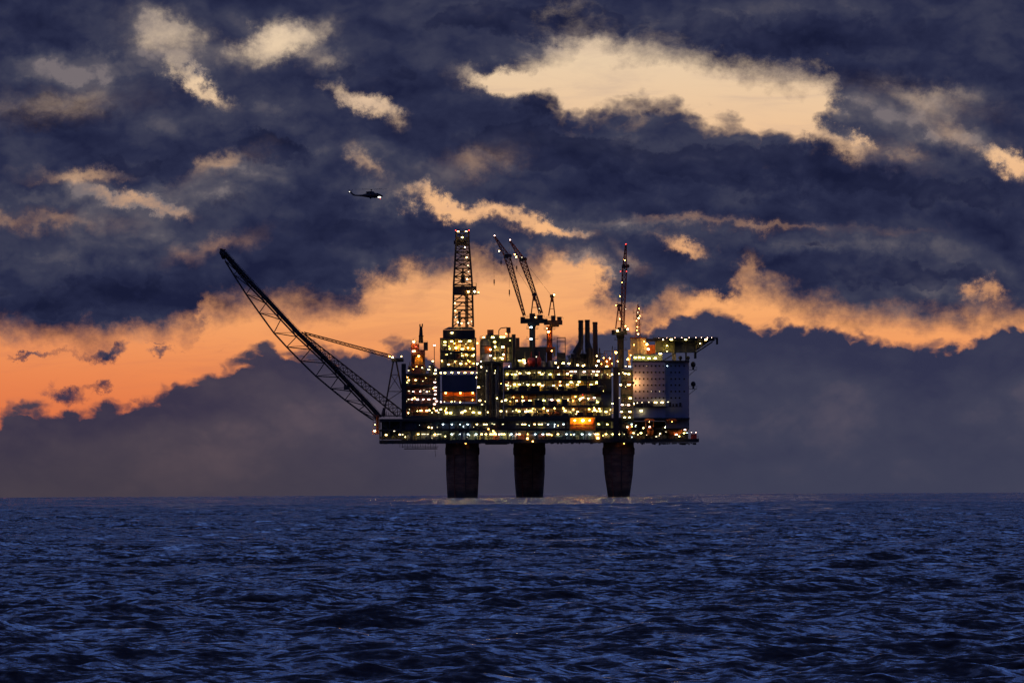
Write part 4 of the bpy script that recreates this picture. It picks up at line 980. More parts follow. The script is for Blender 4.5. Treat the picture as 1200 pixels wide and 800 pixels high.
# ------------------------------------------------------------------ pedestal cranes
def crane(label, ped, house, foot, block, tip, aframe, rope, hook, Y, mats, lampspec, widths=(2.2, 3.4), short=False):
    pu0, pu1, pv1 = ped; hu0, hu1, hv0, hv1 = house
    t = thing('pedestal_crane', label, 'crane', at((pu0 + pu1) / 2, pv1, Y), 'pedestal cranes on the top deck')
    mp, mh, mb = mats
    k = PX * Y
    x = ((pu0 + pu1) / 2 - 600) * k; r = (pu1 - pu0) / 2 * k
    z0 = at((pu0 + pu1) / 2, pv1, Y).z; z1 = at((pu0 + pu1) / 2, hv1, Y).z
    MB().lathe((x, Y, 0), [(r, z0), (r, z1 - 1.2), (r * 1.35, z1)], n=20).build('pedestal', mp, t)
    for v in (hv1 + 4.0, hv1 + 16.0):
        z = at((pu0 + pu1) / 2, v, Y).z
        ring = MB().lathe((x, Y, z), [(r * 1.1, -0.1), (r * 2.0, -0.1), (r * 2.0, 0.06), (r * 1.1, 0.06)], n=14).build('pedestal_platform', M['steel'], t)
        b = MB()
        for i in range(10):
            an = 2 * math.pi * i / 10; b.tube((x + r * 1.9 * math.cos(an), Y + r * 1.9 * math.sin(an), z), (x + r * 1.9 * math.cos(an), Y + r * 1.9 * math.sin(an), z + 1.1), 0.05, n=4)
        b.build('platform_rail', M['steel'], ring)
    # slewing house: stepped body, cab, roof plant
    w = hu1 - hu0; h = hv1 - hv0
    MB().pbox(hu0 + w * 0.1, hu1 - w * 0.02, hv0 + h * 0.42, hv1 - h * 0.18, Y - 3.2, Y + 3.2).pbox(hu0 + w * 0.3, hu1 - w * 0.2, hv1 - h * 0.18, hv1, Y - 2.2, Y + 2.2).build('slewing_house', mh, t)
    MB().pbox(hu0 + w * 0.38, hu0 + w * 0.62, hv0, hv0 + h * 0.42, Y - 2, Y + 1.5).pbox(hu0 + w * 0.7, hu0 + w * 0.94, hv0 + h * 0.12, hv0 + h * 0.42, Y - 1.5, Y + 2).build('winch_house', mh, t)
    cab = MB().pbox(hu0, hu0 + w * 0.2, hv0 + h * 0.3, hv0 + h * 0.85, Y - 5, Y - 2.6).build('cab', mh, t)
    MB().pbox(hu0 + w * 0.03, hu0 + w * 0.17, hv0 + h * 0.38, hv0 + h * 0.62, Y - 5.06, Y - 5.004).build('window', M['glass'], cab)
    handrail(t, hu0 + w * 0.1, hu1, hv0 + h * 0.42, Y - 3.1, M['steel'])
    # boom: wide lower lattice up to the sheave block, slim jib above
    fu, fv = foot; bu, bv = block; tu, tv = tip
    d = Vector((bu - fu, bv - fv)).normalized(); nrm = Vector((-d.y, d.x))
    def frame(u, v, hw):
        return [at(u + nrm.x * hw, v + nrm.y * hw, Y - 1.2), at(u - nrm.x * hw, v - nrm.y * hw, Y - 1.2), at(u - nrm.x * hw, v - nrm.y * hw, Y + 1.2), at(u + nrm.x * hw, v + nrm.y * hw, Y + 1.2)]
    truss(t, frame(fu, fv, widths[0] * 0.5), frame(bu, bv, widths[1]), 14, 0.27, 0.15, mb, join=True, jname='boom_lacing')
    d2 = Vector((tu - bu, tv - bv)).normalized(); nrm = Vector((-d2.y, d2.x))
    truss(t, frame(bu, bv, widths[1] * 0.8), frame(tu, tv, 0.55), 6, 0.24, 0.13, mb, join=True, jname='jib_lacing')
    c = at(bu, bv, Y)
    MB().tube(c + Vector((-0.3, -1.7, 0)), c + Vector((-0.3, 1.7, 0)), 0.95, n=10).tube(c + Vector((1.3, -1.4, 0.1)), c + Vector((1.3, 1.4, 0.1)), 0.8, n=10).build('sheave_block', M['black'], t)
    c = at(tu, tv, Y)
    MB().tube(c + Vector((0, -0.7, 0)), c + Vector((0, 0.7, 0)), 0.55, n=10).build('tip_sheave', M['black'], t)
    # gantry
    au, av, al, ar = aframe
    for Yk in (Y - 1.6, Y + 1.6):
        member(t, 'gantry_leg', at(al, hv0 + 1.5, Yk), at(au - 0.4, av, Yk), 0.26, mb); member(t, 'gantry_leg', at(ar, hv0 + 1.5, Yk), at(au + 0.4, av, Yk), 0.26, mb)
        for f in (0.35, 0.68):
            member(t, 'brace', at(al + (au - al) * f, hv0 + 1.5 + (av - hv0 - 1.5) * f, Yk), at(ar + (au - ar) * f, hv0 + 1.5 + (av - hv0 - 1.5) * f, Yk), 0.12, mb)
    MB().pbox(au - 2.4, au + 2.6, av - 2.2, av + 1.2, Y - 1.8, Y + 1.8).pbox(au - 1.6, au + 1.6, av + 1.2, av + 6.5, Y - 0.8, Y + 0.8).build('gantry_head', M['black'], t)
    for Yk in (Y - 1, Y + 1):
        member(t, 'rope', at(bu + 2, bv + 1, Yk), at(au - 2, av - 1, Yk), 0.045, M['black'])
    for hu, hvt, hvb, hl in hook:
        member(t, 'hoist_rope', at(hu, hvt, Y), at(hu, hvb, Y), 0.04, M['black'])
        MB().pbox(hu - 0.7, hu + 0.7, hvb, hvb + hl, Y - 0.35, Y + 0.35).pbox(hu - 0.25, hu + 0.25, hvb + hl, hvb + hl + 2.2, Y - 0.15, Y + 0.15).build('hook_block', M['black'], t)
    lamps(t, lampspec, Y - 5.3)
    return t
mb1 = (M['black'], M['black'], M['rust'])
crane('front crane of the paired cranes, black pedestal and boom raised to the left', (620.4, 627.4, 436), (610, 638, 366.8, 381), (614.6, 370), (594.6, 300), (580.2, 277), (626, 345, 622.6, 632), None, [(579.4, 277, 327, 5), (587.6, 293, 305, 4)], 5010, mb1,
      [(622.3, 383.4, 'b', 1.5, 0.85), (622.3, 397.1, 'b', 1.5, 0.85), (580.2, 276, 'p', 0.5, 0.36), (585.4, 294, 'f', 0.5, 0.32), (627.6, 371.6, 'w', 0.5, 0.3), (632.2, 361.5, 'd', 0.5, 0.3)])
crane('rear crane of the paired cranes, orange lit pedestal and boom leaning left', (640.6, 647.4, 430), (637.6, 660, 368.6, 381.8), (635, 367.2), (612.4, 304), (598.2, 282), (647.4, 346, 643, 650.4), None, [(597.2, 283, 338, 6), (606, 300, 310, 4)], 5030, (M['orange'], M['brown'], M['rust']),
      [(642.8, 388.6, 's', 0.6, 0.9), (641, 384.6, 'o', 0.5, 0.4), (598.2, 281, 'p', 0.5, 0.36), (603.6, 298, 'o', 0.5, 0.36), (605.4, 301, 'f', 0.5, 0.3), (649.6, 345.4, 'w', 0.6, 0.6), (612, 301.6, 'd', 0.5, 0.3)])
crane('lone crane on a black column with its boom pointing straight up', (723.4, 731, 440), (716.8, 735.5, 383.4, 394), (729.5, 384), (732.4, 312), (734, 287), (725.4, 358, 721.6, 730), None, [], 5004, (M['black'], M['black'], M['rust']),
      [(723.7, 387.6, 'w', 1.1, 0.8), (735.7, 385.5, 'f', 0.6, 0.6), (734, 286, 'r', 0.5, 0.4), (732.5, 305, 'o', 0.5, 0.34), (727.6, 318, 'r', 0.5, 0.36), (734.6, 318, 'r', 0.5, 0.36), (729.5, 331, 'o', 0.5, 0.22), (727, 347, 'o', 0.5, 0.2), (722, 357.5, 'o', 0.5, 0.22), (726.5, 373.6, 'o', 0.5, 0.36), (733.4, 362, 'd', 0.5, 0.22), (733, 382, 'o', 0.5, 0.36)], widths=(3.4, 2.6))

# ------------------------------------------------------------------ living quarters
def quarters():
    t = thing('accommodation_block', 'pale windowed living quarters block at the right end of the platform', 'accommodation block', at(774, 489.8, 5010))
    YA, YB = 4992.0, 4994.2
    MB().pbox(741.6, 779.2, 424.4, 489.6, YA + 0.12, YA + 26).build('core', M['grey'], t)
    MB().pbox(779.2, 807, 424.4, 501.5, YB + 0.12, YB + 24).build('core', M['grey'], t)
    floors = [424.4, 432.2, 440.0, 447.4, 454.8, 462.4, 470.0]
    rows = [428.7, 436.2, 443.9, 451.1, 458.5, 466.1]
    colsA = [744.6, 749.3, 754.0, 758.7, 763.4, 768.0, 772.6, 777.2]; colsB = [786.3, 791.3, 796.0, 801.6]
    for i in range(6):
        for k in range(4):
            u0 = 741.6 + 9.4 * k
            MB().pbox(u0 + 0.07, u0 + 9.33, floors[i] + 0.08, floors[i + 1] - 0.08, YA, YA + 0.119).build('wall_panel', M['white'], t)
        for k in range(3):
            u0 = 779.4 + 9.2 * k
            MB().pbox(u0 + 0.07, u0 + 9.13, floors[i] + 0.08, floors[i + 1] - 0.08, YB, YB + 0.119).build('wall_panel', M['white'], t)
        for cols, Yw, gu in ((colsA, YA, None), (colsB, YB, None)):
            for j, u in enumerate(cols):
                if u > 801 and i % 2: continue
                p = at(u, rows[i], Yw)
                w, h = 0.31, 0.33
                wn_ = MB().box(p.x - w, p.x + w, Yw - 0.05, Yw - 0.004, p.z - h, p.z + h).build('window', M['glass'], t)
                fr = MB()
                for (a, b_, c, d) in ((-w - .1, w + .1, h, h + .1), (-w - .1, w + .1, -h - .1, -h), (-w - .1, -w, -h, h), (w, w + .1, -h, h)):
                    fr.box(p.x + a, p.x + b_, Yw - 0.09, Yw - 0.004, p.z + c, p.z + d)
                fr.build('frame', M['grey'], wn_)
    # lower plain storeys
    for k in range(4):
        u0 = 741.6 + 9.4 * k
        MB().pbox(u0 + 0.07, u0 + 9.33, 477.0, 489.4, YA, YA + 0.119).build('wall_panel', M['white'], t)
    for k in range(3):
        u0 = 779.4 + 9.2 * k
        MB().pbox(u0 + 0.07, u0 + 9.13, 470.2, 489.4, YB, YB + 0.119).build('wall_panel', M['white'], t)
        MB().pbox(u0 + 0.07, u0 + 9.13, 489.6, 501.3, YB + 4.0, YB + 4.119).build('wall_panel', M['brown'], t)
    # gallery with railing and stowed gear
    MB().pbox(741, 799, 476.0, 477.0, YA - 2.4, YA - 0.004).build('gallery', M['black'], t)
    MB().pbox(741.6, 779.2, 470.2, 475.9, YA + 0.02, YA + 0.118).build('gallery_wall', M['navy'], t)
    handrail(t, 741, 799, 476.0, YA - 2.3, M['black'])
    rng = random.Random(8)
    u = 743
    while u < 797:
        w = rng.uniform(1.4, 3.4)
        if not 764 < u < 780: MB().pbox(u, u + w, 476 - rng.uniform(2.5, 5.0), 475.95, YA - 2.0, YA - 1.0).build('raft_canister', M['black'], t)
        u += w + rng.uniform(0.4, 2.0)
    MB().pbox(741, 807.4, 489.7, 491.4, YA - 1.5, YB + 20).build('lower_edge_beam', M['black'], t)
    MB().pbox(741, 807.4, 422.6, 424.3, YA - 0.3, YB + 24).build('parapet', M['black'], t)
    lamps(t, [(767.9, 471.4, 'w', 1.7, 0.8), (775.6, 471.4, 'w', 1.7, 0.8), (782.5, 470.8, 'd', 1.0), (742.8, 472.8, 'y', 0.7, 0.6), (746.5, 471.8, 'd', 0.9), (752, 471.4, 'd', 0.9), (760, 471, 'd', 0.9), (751, 481.2, 'w', 1.6, 0.8), (781.8, 428.7, 'b', 0.5, 0.22), (772.6, 458.6, 'd', 0.5, 0.2), (763, 458.4, 'd', 0.5, 0.15), (758, 428.7, 'd', 0.5, 0.12)], YA - 1.3)
    # the sodium flood that washes the left of the front wall
    member(t, 'lamp_arm', at(740.6, 450.5, YA + 0.5), at(741.2, 448.4, YA - 3.7), 0.12, M['steel'])
    fl = lamp(t, 741.5, 448.4, YA - 3.6, 'x', 0.6, 0.8); fl.rotation_euler.z = R(-28); lamp(t, 736.7, 450.6, YA + 1.0, 'w', 1.9, 0.9)
    # roof-top lights and plant room under the helideck
    lamps(t, [(744.4, 418.9, 'y', 1.5, 0.8), (749.3, 418.7, 'w', 1.6, 0.9), (753.7, 419, 'y', 1.4, 0.8), (760.5, 419.7, 'y', 1.6, 0.9), (767.9, 419.7, 'w', 1.6, 0.9), (773.8, 414.4, 'w', 1.8, 0.7), (781.6, 411.6, 'd', 0.7, 0.5)], YA - 0.2)
    MB().pbox(742, 776, 416, 422.5, YA + 2.5, YA + 18).build('roof_house', M['green'], t)
    for k in range(5): MB().pbox(743 + k * 6.6, 747.5 + k * 6.6, 414.6, 416, YA + 4, YA + 8).build('vent', M['grey'], t)
quarters()

t = thing('control_house', 'cream control house glowing under sodium lamps left of the helideck', 'deckhouse', at(748, 424, 5002))
MB().pbox(739, 757.4, 396.6, 415.8, 5000, 5014).build('wall', M['cream'], t)
MB().pbox(738.4, 758, 395, 396.5, 4999.4, 5014.6).build('roof', M['rust'], t)
MB().pbox(736, 739, 410, 430, 5000.5, 5012).build('stair_enclosure', M['cream'], t)
for u in (742.5, 746.5, 750.5): MB().pbox(u - 0.25, u + 0.25, 396.6, 415.8, 4999.6, 4999.98).build('rib', M['cream'], t)
MB().pbox(757.4, 768, 404, 415.8, 5003, 5012).build('annex_wall', M['orange'], t)
handrail(t, 738.4, 758, 395, 4999.6)
lamps(t, [(758, 403.3, 's', 0.6, 0.8), (759.6, 409, 'f', 0.6, 0.85), (755, 400, 'o', 0.5, 0.3), (743, 404, 'o', 0.5, 0.28), (721.9, 413, 's', 0.6, 0.8), (735.7, 420.9, 's', 0.6, 0.7), (723.7, 423.4, 'o', 0.5, 0.4), (739, 416, 'o', 0.5, 0.35)], 4997.2)
MB().pbox(720.6, 722.4, 414, 431, 4997.4, 4997.9).build('lamp_post', M['brown'], t)
MB().pbox(735, 736.2, 422, 431, 4997.4, 4997.9).build('lamp_post', M['brown'], t)

# ------------------------------------------------------------------ helideck
def helideck():
    t = thing('helideck', 'dark cantilevered helicopter deck with edge lights above the living quarters', 'helideck', at(800, 424, 5000))
    cu, Yc = 803.5, 5001.0
    ru = 34 * S
    pts = [(cu + 34 * math.cos(R(22.5 + 45 * i)) / math.cos(R(22.5)) * 0.985, Yc + ru * math.sin(R(22.5 + 45 * i)) / math.cos(R(22.5))) for i in range(8)]
    zt, zb = at(cu, 396.2, Yc).z, at(cu, 399.6, Yc).z
    n = 8
    vs = [((u - 600) * S, y, zb) for u, y in pts] + [((u - 600) * S, y, zt) for u, y in pts]
    MB().add(vs, [tuple(range(7, -1, -1)), tuple(range(8, 16))] + [(i, (i + 1) % 8, 8 + (i + 1) % 8, 8 + i) for i in range(8)]).build('deck_slab', M['black'], t)
    # safety net: frames sloping outwards round the edge
    for i in range(8):
        b = MB()
        a, c = Vector(vs[8 + i]), Vector(vs[8 + (i + 1) % 8]); ctr = Vector(((cu - 600) * S, Yc, zt))
        oa = a + (a - ctr).normalized() * 1.7 + Vector((0, 0, 0.25)); oc = c + (c - ctr).normalized() * 1.7 + Vector((0, 0, 0.25))
        a2, c2 = a - Vector((0, 0, 0.9)), c - Vector((0, 0, 0.9))
        b.tube(oa, oc, 0.1, n=4)
        for k in range(11): b.tube(a2.lerp(c2, k / 10), oa.lerp(oc, k / 10), 0.07, n=4)
        for f in (0.35, 0.7): b.tube(a2.lerp(oa, f), c2.lerp(oc, f), 0.05, n=4)
        b.build('safety_net', M['black'], t)
    MB().pbox(757, 772, 396.9, 399.8, 4996, 5008).build('access_walkway', M['brown'], t)
    handrail(t, 752, 772, 396.9, 4996.1)
    MB().pbox(839.2, 841.6, 396.2, 403.4, 5000, 5002).build('monitor_platform', M['black'], t)
    # support house and struts
    MB().pbox(768, 790.5, 399.7, 413, 4998, 5010).build('support_wall', M['olive'], t)
    MB().pbox(790.6, 816, 399.7, 413, 5000.5, 5010).build('support_wall', M['grey'], t)
    for u in (768.4, 776, 784, 790, 803.8, 815.4): MB().pbox(u - 0.3, u + 0.3, 399.7, 413, 4997.6, 4997.98).build('stiffener', M['olive'], t)
    MB().pbox(787.6, 792, 413, 424, 4998, 5002).build('support_column', M['cream'], t)
    MB().pbox(813.4, 816.2, 413, 420, 5001, 5004).pbox(803, 804.8, 413, 424, 5001, 5004).build('support_column', M['steel'], t)
    for Yk in (4996, 5006):
        member(t, 'strut', at(815.5, 413.2, Yk), at(835, 400.4, Yk), 0.28, M['steel']); member(t, 'strut', at(792, 413.2, Yk), at(776, 423, Yk), 0.2, M['steel'])
    MB().add([at(816, 399.7, 4998), at(832, 399.7, 4998), at(816, 411, 4998), at(816, 399.7, 5006), at(832, 399.7, 5006), at(816, 411, 5006)], [(0, 2, 1), (3, 4, 5), (0, 1, 4, 3), (1, 2, 5, 4), (2, 0, 3, 5)]).build('bracket_plate', M['steel'], t)
    for k, (u, kd, w, h) in enumerate(((777, 'w', 0.9, 0.5), (786.7, 'y', 1.6, 0.9), (803.6, 'y', 1.3, 0.5), (827.2, 'w', 1.6, 1.0))): lamp(t, u, 397.8, 4987.6, kd, w, h)
    lamps(t, [(820.5, 402.4, 'w', 0.5, 0.4), (781.6, 405, 'y', 1.0, 0.22)], 4996.5)
    for u in (772, 781.5, 791, 799, 807.5, 815.5, 822, 829, 834): lamp(t, u, 395.5, 4989 + abs(u - 803.5) * 0.2, 'p', 0.7, 0.2)
helideck()

for i, (u, v, rx, rz, Y, lab) in enumerate(((797.2, 419.2, 2.3, 2.3, 4996, 'dark satellite dome on the block roof, left of two under the helideck'), (806.2, 419.4, 2.2, 2.4, 4997, 'dark satellite dome at the block roof corner under the helideck'),
        (812.2, 427.1, 2.9, 3.6, 4998, 'upper dark satellite dome on a bracket outside the block wall'), (812.2, 449.9, 2.9, 3.2, 4998, 'lower dark satellite dome on a bracket outside the block wall'))):
    t = thing('satellite_dome', lab, 'satellite dome', at(u, v + rz + 2, Y), 'satellite domes by the living quarters')
    c = at(u, v, Y)
    MB().ball(c, rx * S, rx * S, rz * S).build('dome', M['black'], t, smooth=True)
    MB().tube(c - Vector((0, 0, rz * S)), c - Vector((0, 0, rz * S + 0.9)), 0.45, n=10).build('neck', M['black'], t)
    if i > 1:
        MB().pbox(807, 816.4, v + rz + 2.2, v + rz + 2.7, Y - 1.2, Y + 1.6).build('bracket_deck', M['black'], t)
        handrail(t, 807.2, 816.4, v + rz + 2.2, Y - 1.1, M['black'])
        member(t, 'bracket_strut', at(807.3, v + rz + 9, Y), at(814.6, v + rz + 2.8, Y), 0.1, M['black'])
    else:
        MB().pbox(u - 1.6, u + 1.6, v + rz + 1.6, 422.6, Y - 0.6, Y + 0.6).build('plinth', M['black'], t)

# ------------------------------------------------------------------ lifeboats under the living quarters
def lifeboat(u, v, L, Hh, Y, side, label):
    t = thing('lifeboat', label, 'lifeboat', at(u, v + Hh / 2, Y), 'orange lifeboats under the living quarters')
    c = at(u, v, Y); n = 12
    if side:      # long side to the viewer
        secs = [(-1.0, 0.1, 0.30), (-0.86, 0.55, 0.12), (-0.6, 0.9, 0.0), (0, 1.0, 0.0), (0.6, 0.9, 0.0), (0.86, 0.55, 0.12), (1.0, 0.1, 0.30)]
        ax = (1, 0)
    else:
        secs = [(-1.0, 0.25, 0.2), (-0.85, 0.75, 0.06), (-0.4, 1.0, 0.0), (0.4, 1.0, 0.0), (0.85, 0.75, 0.06), (1.0, 0.25, 0.2)]
        ax = (0, 1)
    hw = 1.35
    def loft(za, zb, f0, f1):
        vs = []; m_ = 7
        for s, r, up in secs:
            for i in range(m_):
                a = math.pi * i / (m_ - 1)
                lat = math.cos(a) * hw * r; z = za + (zb - za) * math.sin(a) * (0.6 + 0.4 * r) + up * Hh * S * (1 if zb < za else -0.6)
                vs.append((c.x + (s * L * S / 2 if ax[0] else lat), c.y + (lat if ax[0] else s * 4.2), c.z + z))
        fs = [(k * m_ + i, k * m_ + i + 1, (k + 1) * m_ + i + 1, (k + 1) * m_ + i) for k in range(len(secs) - 1) for i in range(m_ - 1)]
        fs += [tuple(range(m_)), tuple(range((len(secs) - 1) * m_, len(secs) * m_))]
        return MB().add(vs, fs)
    hz = Hh * S
    if not side: hw = L * S / 2
    loft(0, -hz * 0.5, 0, 0).build('hull', M['orange'], t, smooth=True)
    loft(0.004, hz * 0.42, 0, 0).build('canopy', M['orange'], t, smooth=True)
    MB().pbox(u - L * 0.12, u + L * 0.12, v - Hh * 0.56, v - Hh * 0.34, Y - 0.7, Y + 0.7).build('helm_dome', M['orange'], t)
    if side:
        for s in (-0.5, -0.2, 0.1, 0.4):
            p = c + Vector((s * L * S / 2, -hw * 0.86, hz * 0.15)); MB().box(p.x - 0.28, p.x + 0.28, p.y - 0.12, p.y, p.z - 0.16, p.z + 0.16).build('window', M['glass'], t)
        MB().tube(c + Vector((-L * S * 0.42, -hw * 0.97, 0)), c + Vector((L * S * 0.42, -hw * 0.97, 0)), 0.1).build('fender', M['black'], t)
        for s in (-0.36, 0.36): member(t, 'fall_rope', c + Vector((s * L * S, 0, hz * 0.3)), c + Vector((s * L * S, 0, hz * 0.5 + 2.2)), 0.06, M['black'])
    else:
        for s in (-0.45, 0.45):
            p = c + Vector((s * hw, -4.0, hz * 0.1)); MB().box(p.x - 0.25, p.x + 0.25, p.y - 0.15, p.y + 0.4, p.z - 0.2, p.z + 0.2).build('window', M['glass'], t)
        member(t, 'fall_rope', c + Vector((0, 0, hz * 0.4)), c + Vector((0, 0, hz * 0.5 + 1.6)), 0.06, M['black'])
lifeboat(761.5, 504.8, 8.0, 11.5, 5000.5, False, 'orange lifeboat seen end on, hanging under the quarters left of the brace')
lifeboat(790.5, 504.4, 17, 10.5, 4999.5, True, 'long orange lifeboat hanging broadside under the quarters at right')
lifeboat(737.0, 505.0, 6.5, 10, 5001.5, False, 'orange lifeboat half hidden behind the thick black diagonal brace')
for u, lab in ((760.8, 'left of two low orange canopies beneath the living quarters'), (787, 'right of two low orange canopies beneath the living quarters')):
    t = thing('davit_canopy', lab, 'canopy', at(u, 493.6, 4991), 'davit canopies')
    MB().add([at(u - 6.5, 492.4, 4989.6), at(u + 6.5, 492.4, 4989.6), at(u + 3.5, 490.0, 4990.6), at(u - 3.5, 490.0, 4990.6), at(u - 6.5, 492.4, 4992.5), at(u + 6.5, 492.4, 4992.5), at(u + 3.5, 490.0, 4992.5), at(u - 3.5, 490.0, 4992.5)],
             [(0, 1, 2, 3), (4, 7, 6, 5), (0, 3, 7, 4), (1, 5, 6, 2), (3, 2, 6, 7), (0, 4, 5, 1)]).build('roof', M['orange'], t)
    for s in (-4.5, 4.5): member(t, 'davit_arm', at(u + s, 492.4, 4991), at(u + s, 499.5, 4997), 0.2, M['orange'])
    lamp(t, u, 494.0, 4988.8, 'o', 0.5, 0.2)

# ------------------------------------------------------------------ exhaust stacks
for u, vt, Y, mat, path, lab in ((680.7, 375.8, 5008, 'black', [(680.7, 401), (679, 406), (674.4, 415), (672, 431)], 'leftmost of three tall black exhaust stacks, bent at the foot'), (688.4, 375.4, 5009, 'black', [(688.4, 401), (689.5, 407), (691.8, 415), (692.5, 431)], 'middle one of three tall black exhaust stacks'), (697.4, 378, 5020, 'brown', [(697.6, 404), (697.8, 431)], 'rightmost, brownish one of three tall exhaust stacks')):
    t = thing('exhaust_stack', lab, 'exhaust stack', at(path[-1][0], path[-1][1], Y), 'exhaust stacks on the top deck')
    pp = [(u, vt)] + path
    b = MB(); rs = [1.02, 1.08, 1.5, 1.65, 1.75]
    for i in range(len(pp) - 1): b.tube(at(*pp[i], Y), at(*pp[i + 1], Y), rs[i], rs[i + 1] if mat == 'black' else rs[i], n=14)
    st = b.build('flue', M[mat], t)
    for v in (vt + 0.6, vt + 9, vt + 18, vt + 25): MB().tube(at(u, v, Y), at(u, v + 0.9, Y), 1.22, n=14).build('flange', M[mat], st)
    MB().tube(at(u, vt, Y), at(u, vt - 0.8, Y), 1.1, 1.16, n=14).build('rim', M['black'], st)
    for s in (-1, 1): member(t, 'stay', at(u + s * 1.6, 402, Y), at(u + s * 4.5, 430, Y + 2), 0.14, M[mat])
    lamps(t, [(u - 3.6, 427.9 if u < 690 else 428.3, 'w', 0.9, 0.55)], Y - 3)

# ------------------------------------------------------------------ radio mast
def mast():
    t = thing('radio_mast', 'slender lattice radio mast with small lamps beside the helideck', 'radio mast', at(747.6, 395, 5004))
    Y = 5004
    f = lambda u0, u1, v: [at(u0, v, Y - 0.8), at(u1, v, Y - 0.8), at(u1, v, Y + 0.8), at(u0, v, Y + 0.8)]
    truss(t, f(744.8, 750.4, 395), f(746.4, 749.2, 364), 9, 0.16, 0.09, M['rust'], join=True)
    truss(t, f(746.6, 749.0, 364), f(747.4, 748.2, 357), 3, 0.13, 0.08, M['rust'], join=True)
    for v, w in ((366, 5.5), (373, 5), (380, 3.6)):
        member(t, 'antenna_arm', at(747.8 - w, v, Y), at(747.8 + w, v, Y), 0.1, M['steel'])
        for s in (-1, 1): member(t, 'aerial', at(747.8 + s * w, v + 1.5, Y), at(747.8 + s * w, v - 3.2, Y), 0.07, M['steel'])
    MB().pbox(746, 749.6, 369, 371.5, Y - 1.2, Y + 0.2).build('antenna_drum', M['steel'], t)
    member(t, 'whip_aerial', at(747.8, 357, Y), at(747.8, 352.5, Y), 0.06, M['steel'])
    lamps(t, [(747.6, 366, 'd', 0.5, 0.36), (748.6, 372.6, 'f', 0.5, 0.42), (746, 376, 'o', 0.5, 0.25), (750, 370, 'o', 0.5, 0.22), (747, 383, 'o', 0.5, 0.25), (747.9, 391.3, 'w', 0.5, 0.42), (749, 361.5, 'o', 0.5, 0.2), (746.4, 387, 'o', 0.5, 0.2)], Y - 1.6)
mast()

# ------------------------------------------------------------------ left vent tower
t = thing('vent_tower', 'short dark vent tower with forked top over a glowing orange bay', 'vent tower', at(490, 437.5, 5004))
Y = 5004
MB().pbox(481.6, 497.8, 409.6, 415.6, Y, Y + 10).build('upper_house', M['rust'], t)
MB().pbox(481.2, 491, 402.5, 409.5, Y + 1, Y + 8).build('winch_house', M['rust'], t)
MB().pbox(496.2, 501.2, 400.6, 410.2, Y + 2, Y + 7).build('side_box', M['black'], t)
for u in (482, 485.4, 497.4): MB().pbox(u - 0.45, u + 0.45, 415.6, 437.5, Y + 0.2, Y + 0.9).build('post', M['rust'], t)
MB().pbox(482, 497.4, 426.6, 427.6, Y, Y + 9).build('deck', M['rust'], t)
MB().pbox(481.6, 497.8, 434.6, 437.5, Y, Y + 9).build('deck', M['brown'], t)
MB().pbox(482, 497.6, 415.6, 434.5, Y + 8, Y + 9).build('back_wall', M['rust'], t)
MB().add([at(484.6, 426.5, Y + 2.5), at(496.4, 426.5, Y + 2.5), at(494.6, 417.8, Y + 3.5), at(487.2, 417.8, Y + 3.5), at(484.6, 426.5, Y + 6), at(496.4, 426.5, Y + 6), at(494.6, 417.8, Y + 5.5), at(487.2, 417.8, Y + 5.5)],
         [(0, 1, 2, 3), (4, 7, 6, 5), (0, 3, 7, 4), (1, 5, 6, 2), (3, 2, 6, 7), (0, 4, 5, 1)]).build('hopper', M['yellow'], t)
MB().tube(at(493.2, 402, Y + 3), at(493.4, 384, Y + 3), 1.05, 0.62, n=10).build('stack', M['black'], t)
for a, c in ((492.2, 379.6), (495.0, 379.2)): MB().tube(at(493.4, 385, Y + 3), at(c and a, 382, Y + 3), 0.42, 0.32, n=8).tube(at(a, 382, Y + 3), at(a, c, Y + 3), 0.32, 0.26, n=8).build('outlet', M['black'], t)
MB().pbox(490.4, 496.2, 393, 394.2, Y + 1.6, Y + 4.4).build('stack_platform', M['black'], t)
lamps(t, [(484.9, 400.4, 's', 0.6, 0.85), (487.4, 406.2, 'r', 0.5, 0.4), (483.9, 411.2, 'p', 0.9, 0.5), (486, 411.2, 'w', 0.8, 0.5), (488, 429.6, 'o', 0.5, 0.35), (494.5, 430.6, 'f', 0.5, 0.36), (484.4, 432.4, 'o', 0.5, 0.2)], Y - 0.8)
lamp(t, 490.6, 417.2, Y + 1.2, 's', 0.6, 0.6)
handrail(t, 481.2, 501, 402.5, Y + 1, M['steel'])

# ------------------------------------------------------------------ mud house between derrick and cranes
t = thing('mud_house', 'cluster of grey tanks and lit platforms between derrick and cranes', 'deckhouse', at(582, 433, 5004))
Y = 5003
MB().lathe(at(568.6, 424, Y + 4), [(2.2, 0), (2.2, 8.2), (1.7, 9.6), (0.5, 10.1)], n=20).build('mud_tank', M['pale'], t)
MB().pbox(573, 600, 394.5, 424, Y + 7, Y + 22).build('back_wall', M['green'], t)
for v in (396.6, 404.6, 413.4, 423.0): MB().pbox(562.4, 600, v, v + 0.9, Y + 1, Y + 7).build('deck', M['steel'], t); handrail(t, 562.4, 600, v, Y + 1)
for u in (562.6, 575.6, 588, 599.6): MB().pbox(u - 0.35, u + 0.35, 394.5, 433, Y + 1.1, Y + 1.6).build('column', M['steel'], t)
MB().pbox(571, 578.4, 386, 392, Y + 3, Y + 8).build('roof_box', M['rust'], t)
MB().pbox(569.4, 584, 392, 396.5, Y + 2, Y + 12).build('roof_house', M['steel'], t)
MB().poly([at(584.6, 396, Y + 3), at(584.6, 387, Y + 3), at(587, 384.4, Y + 3), at(594, 383.6, Y + 3)], 0.2).build('gooseneck_pipe', M['black'], t)
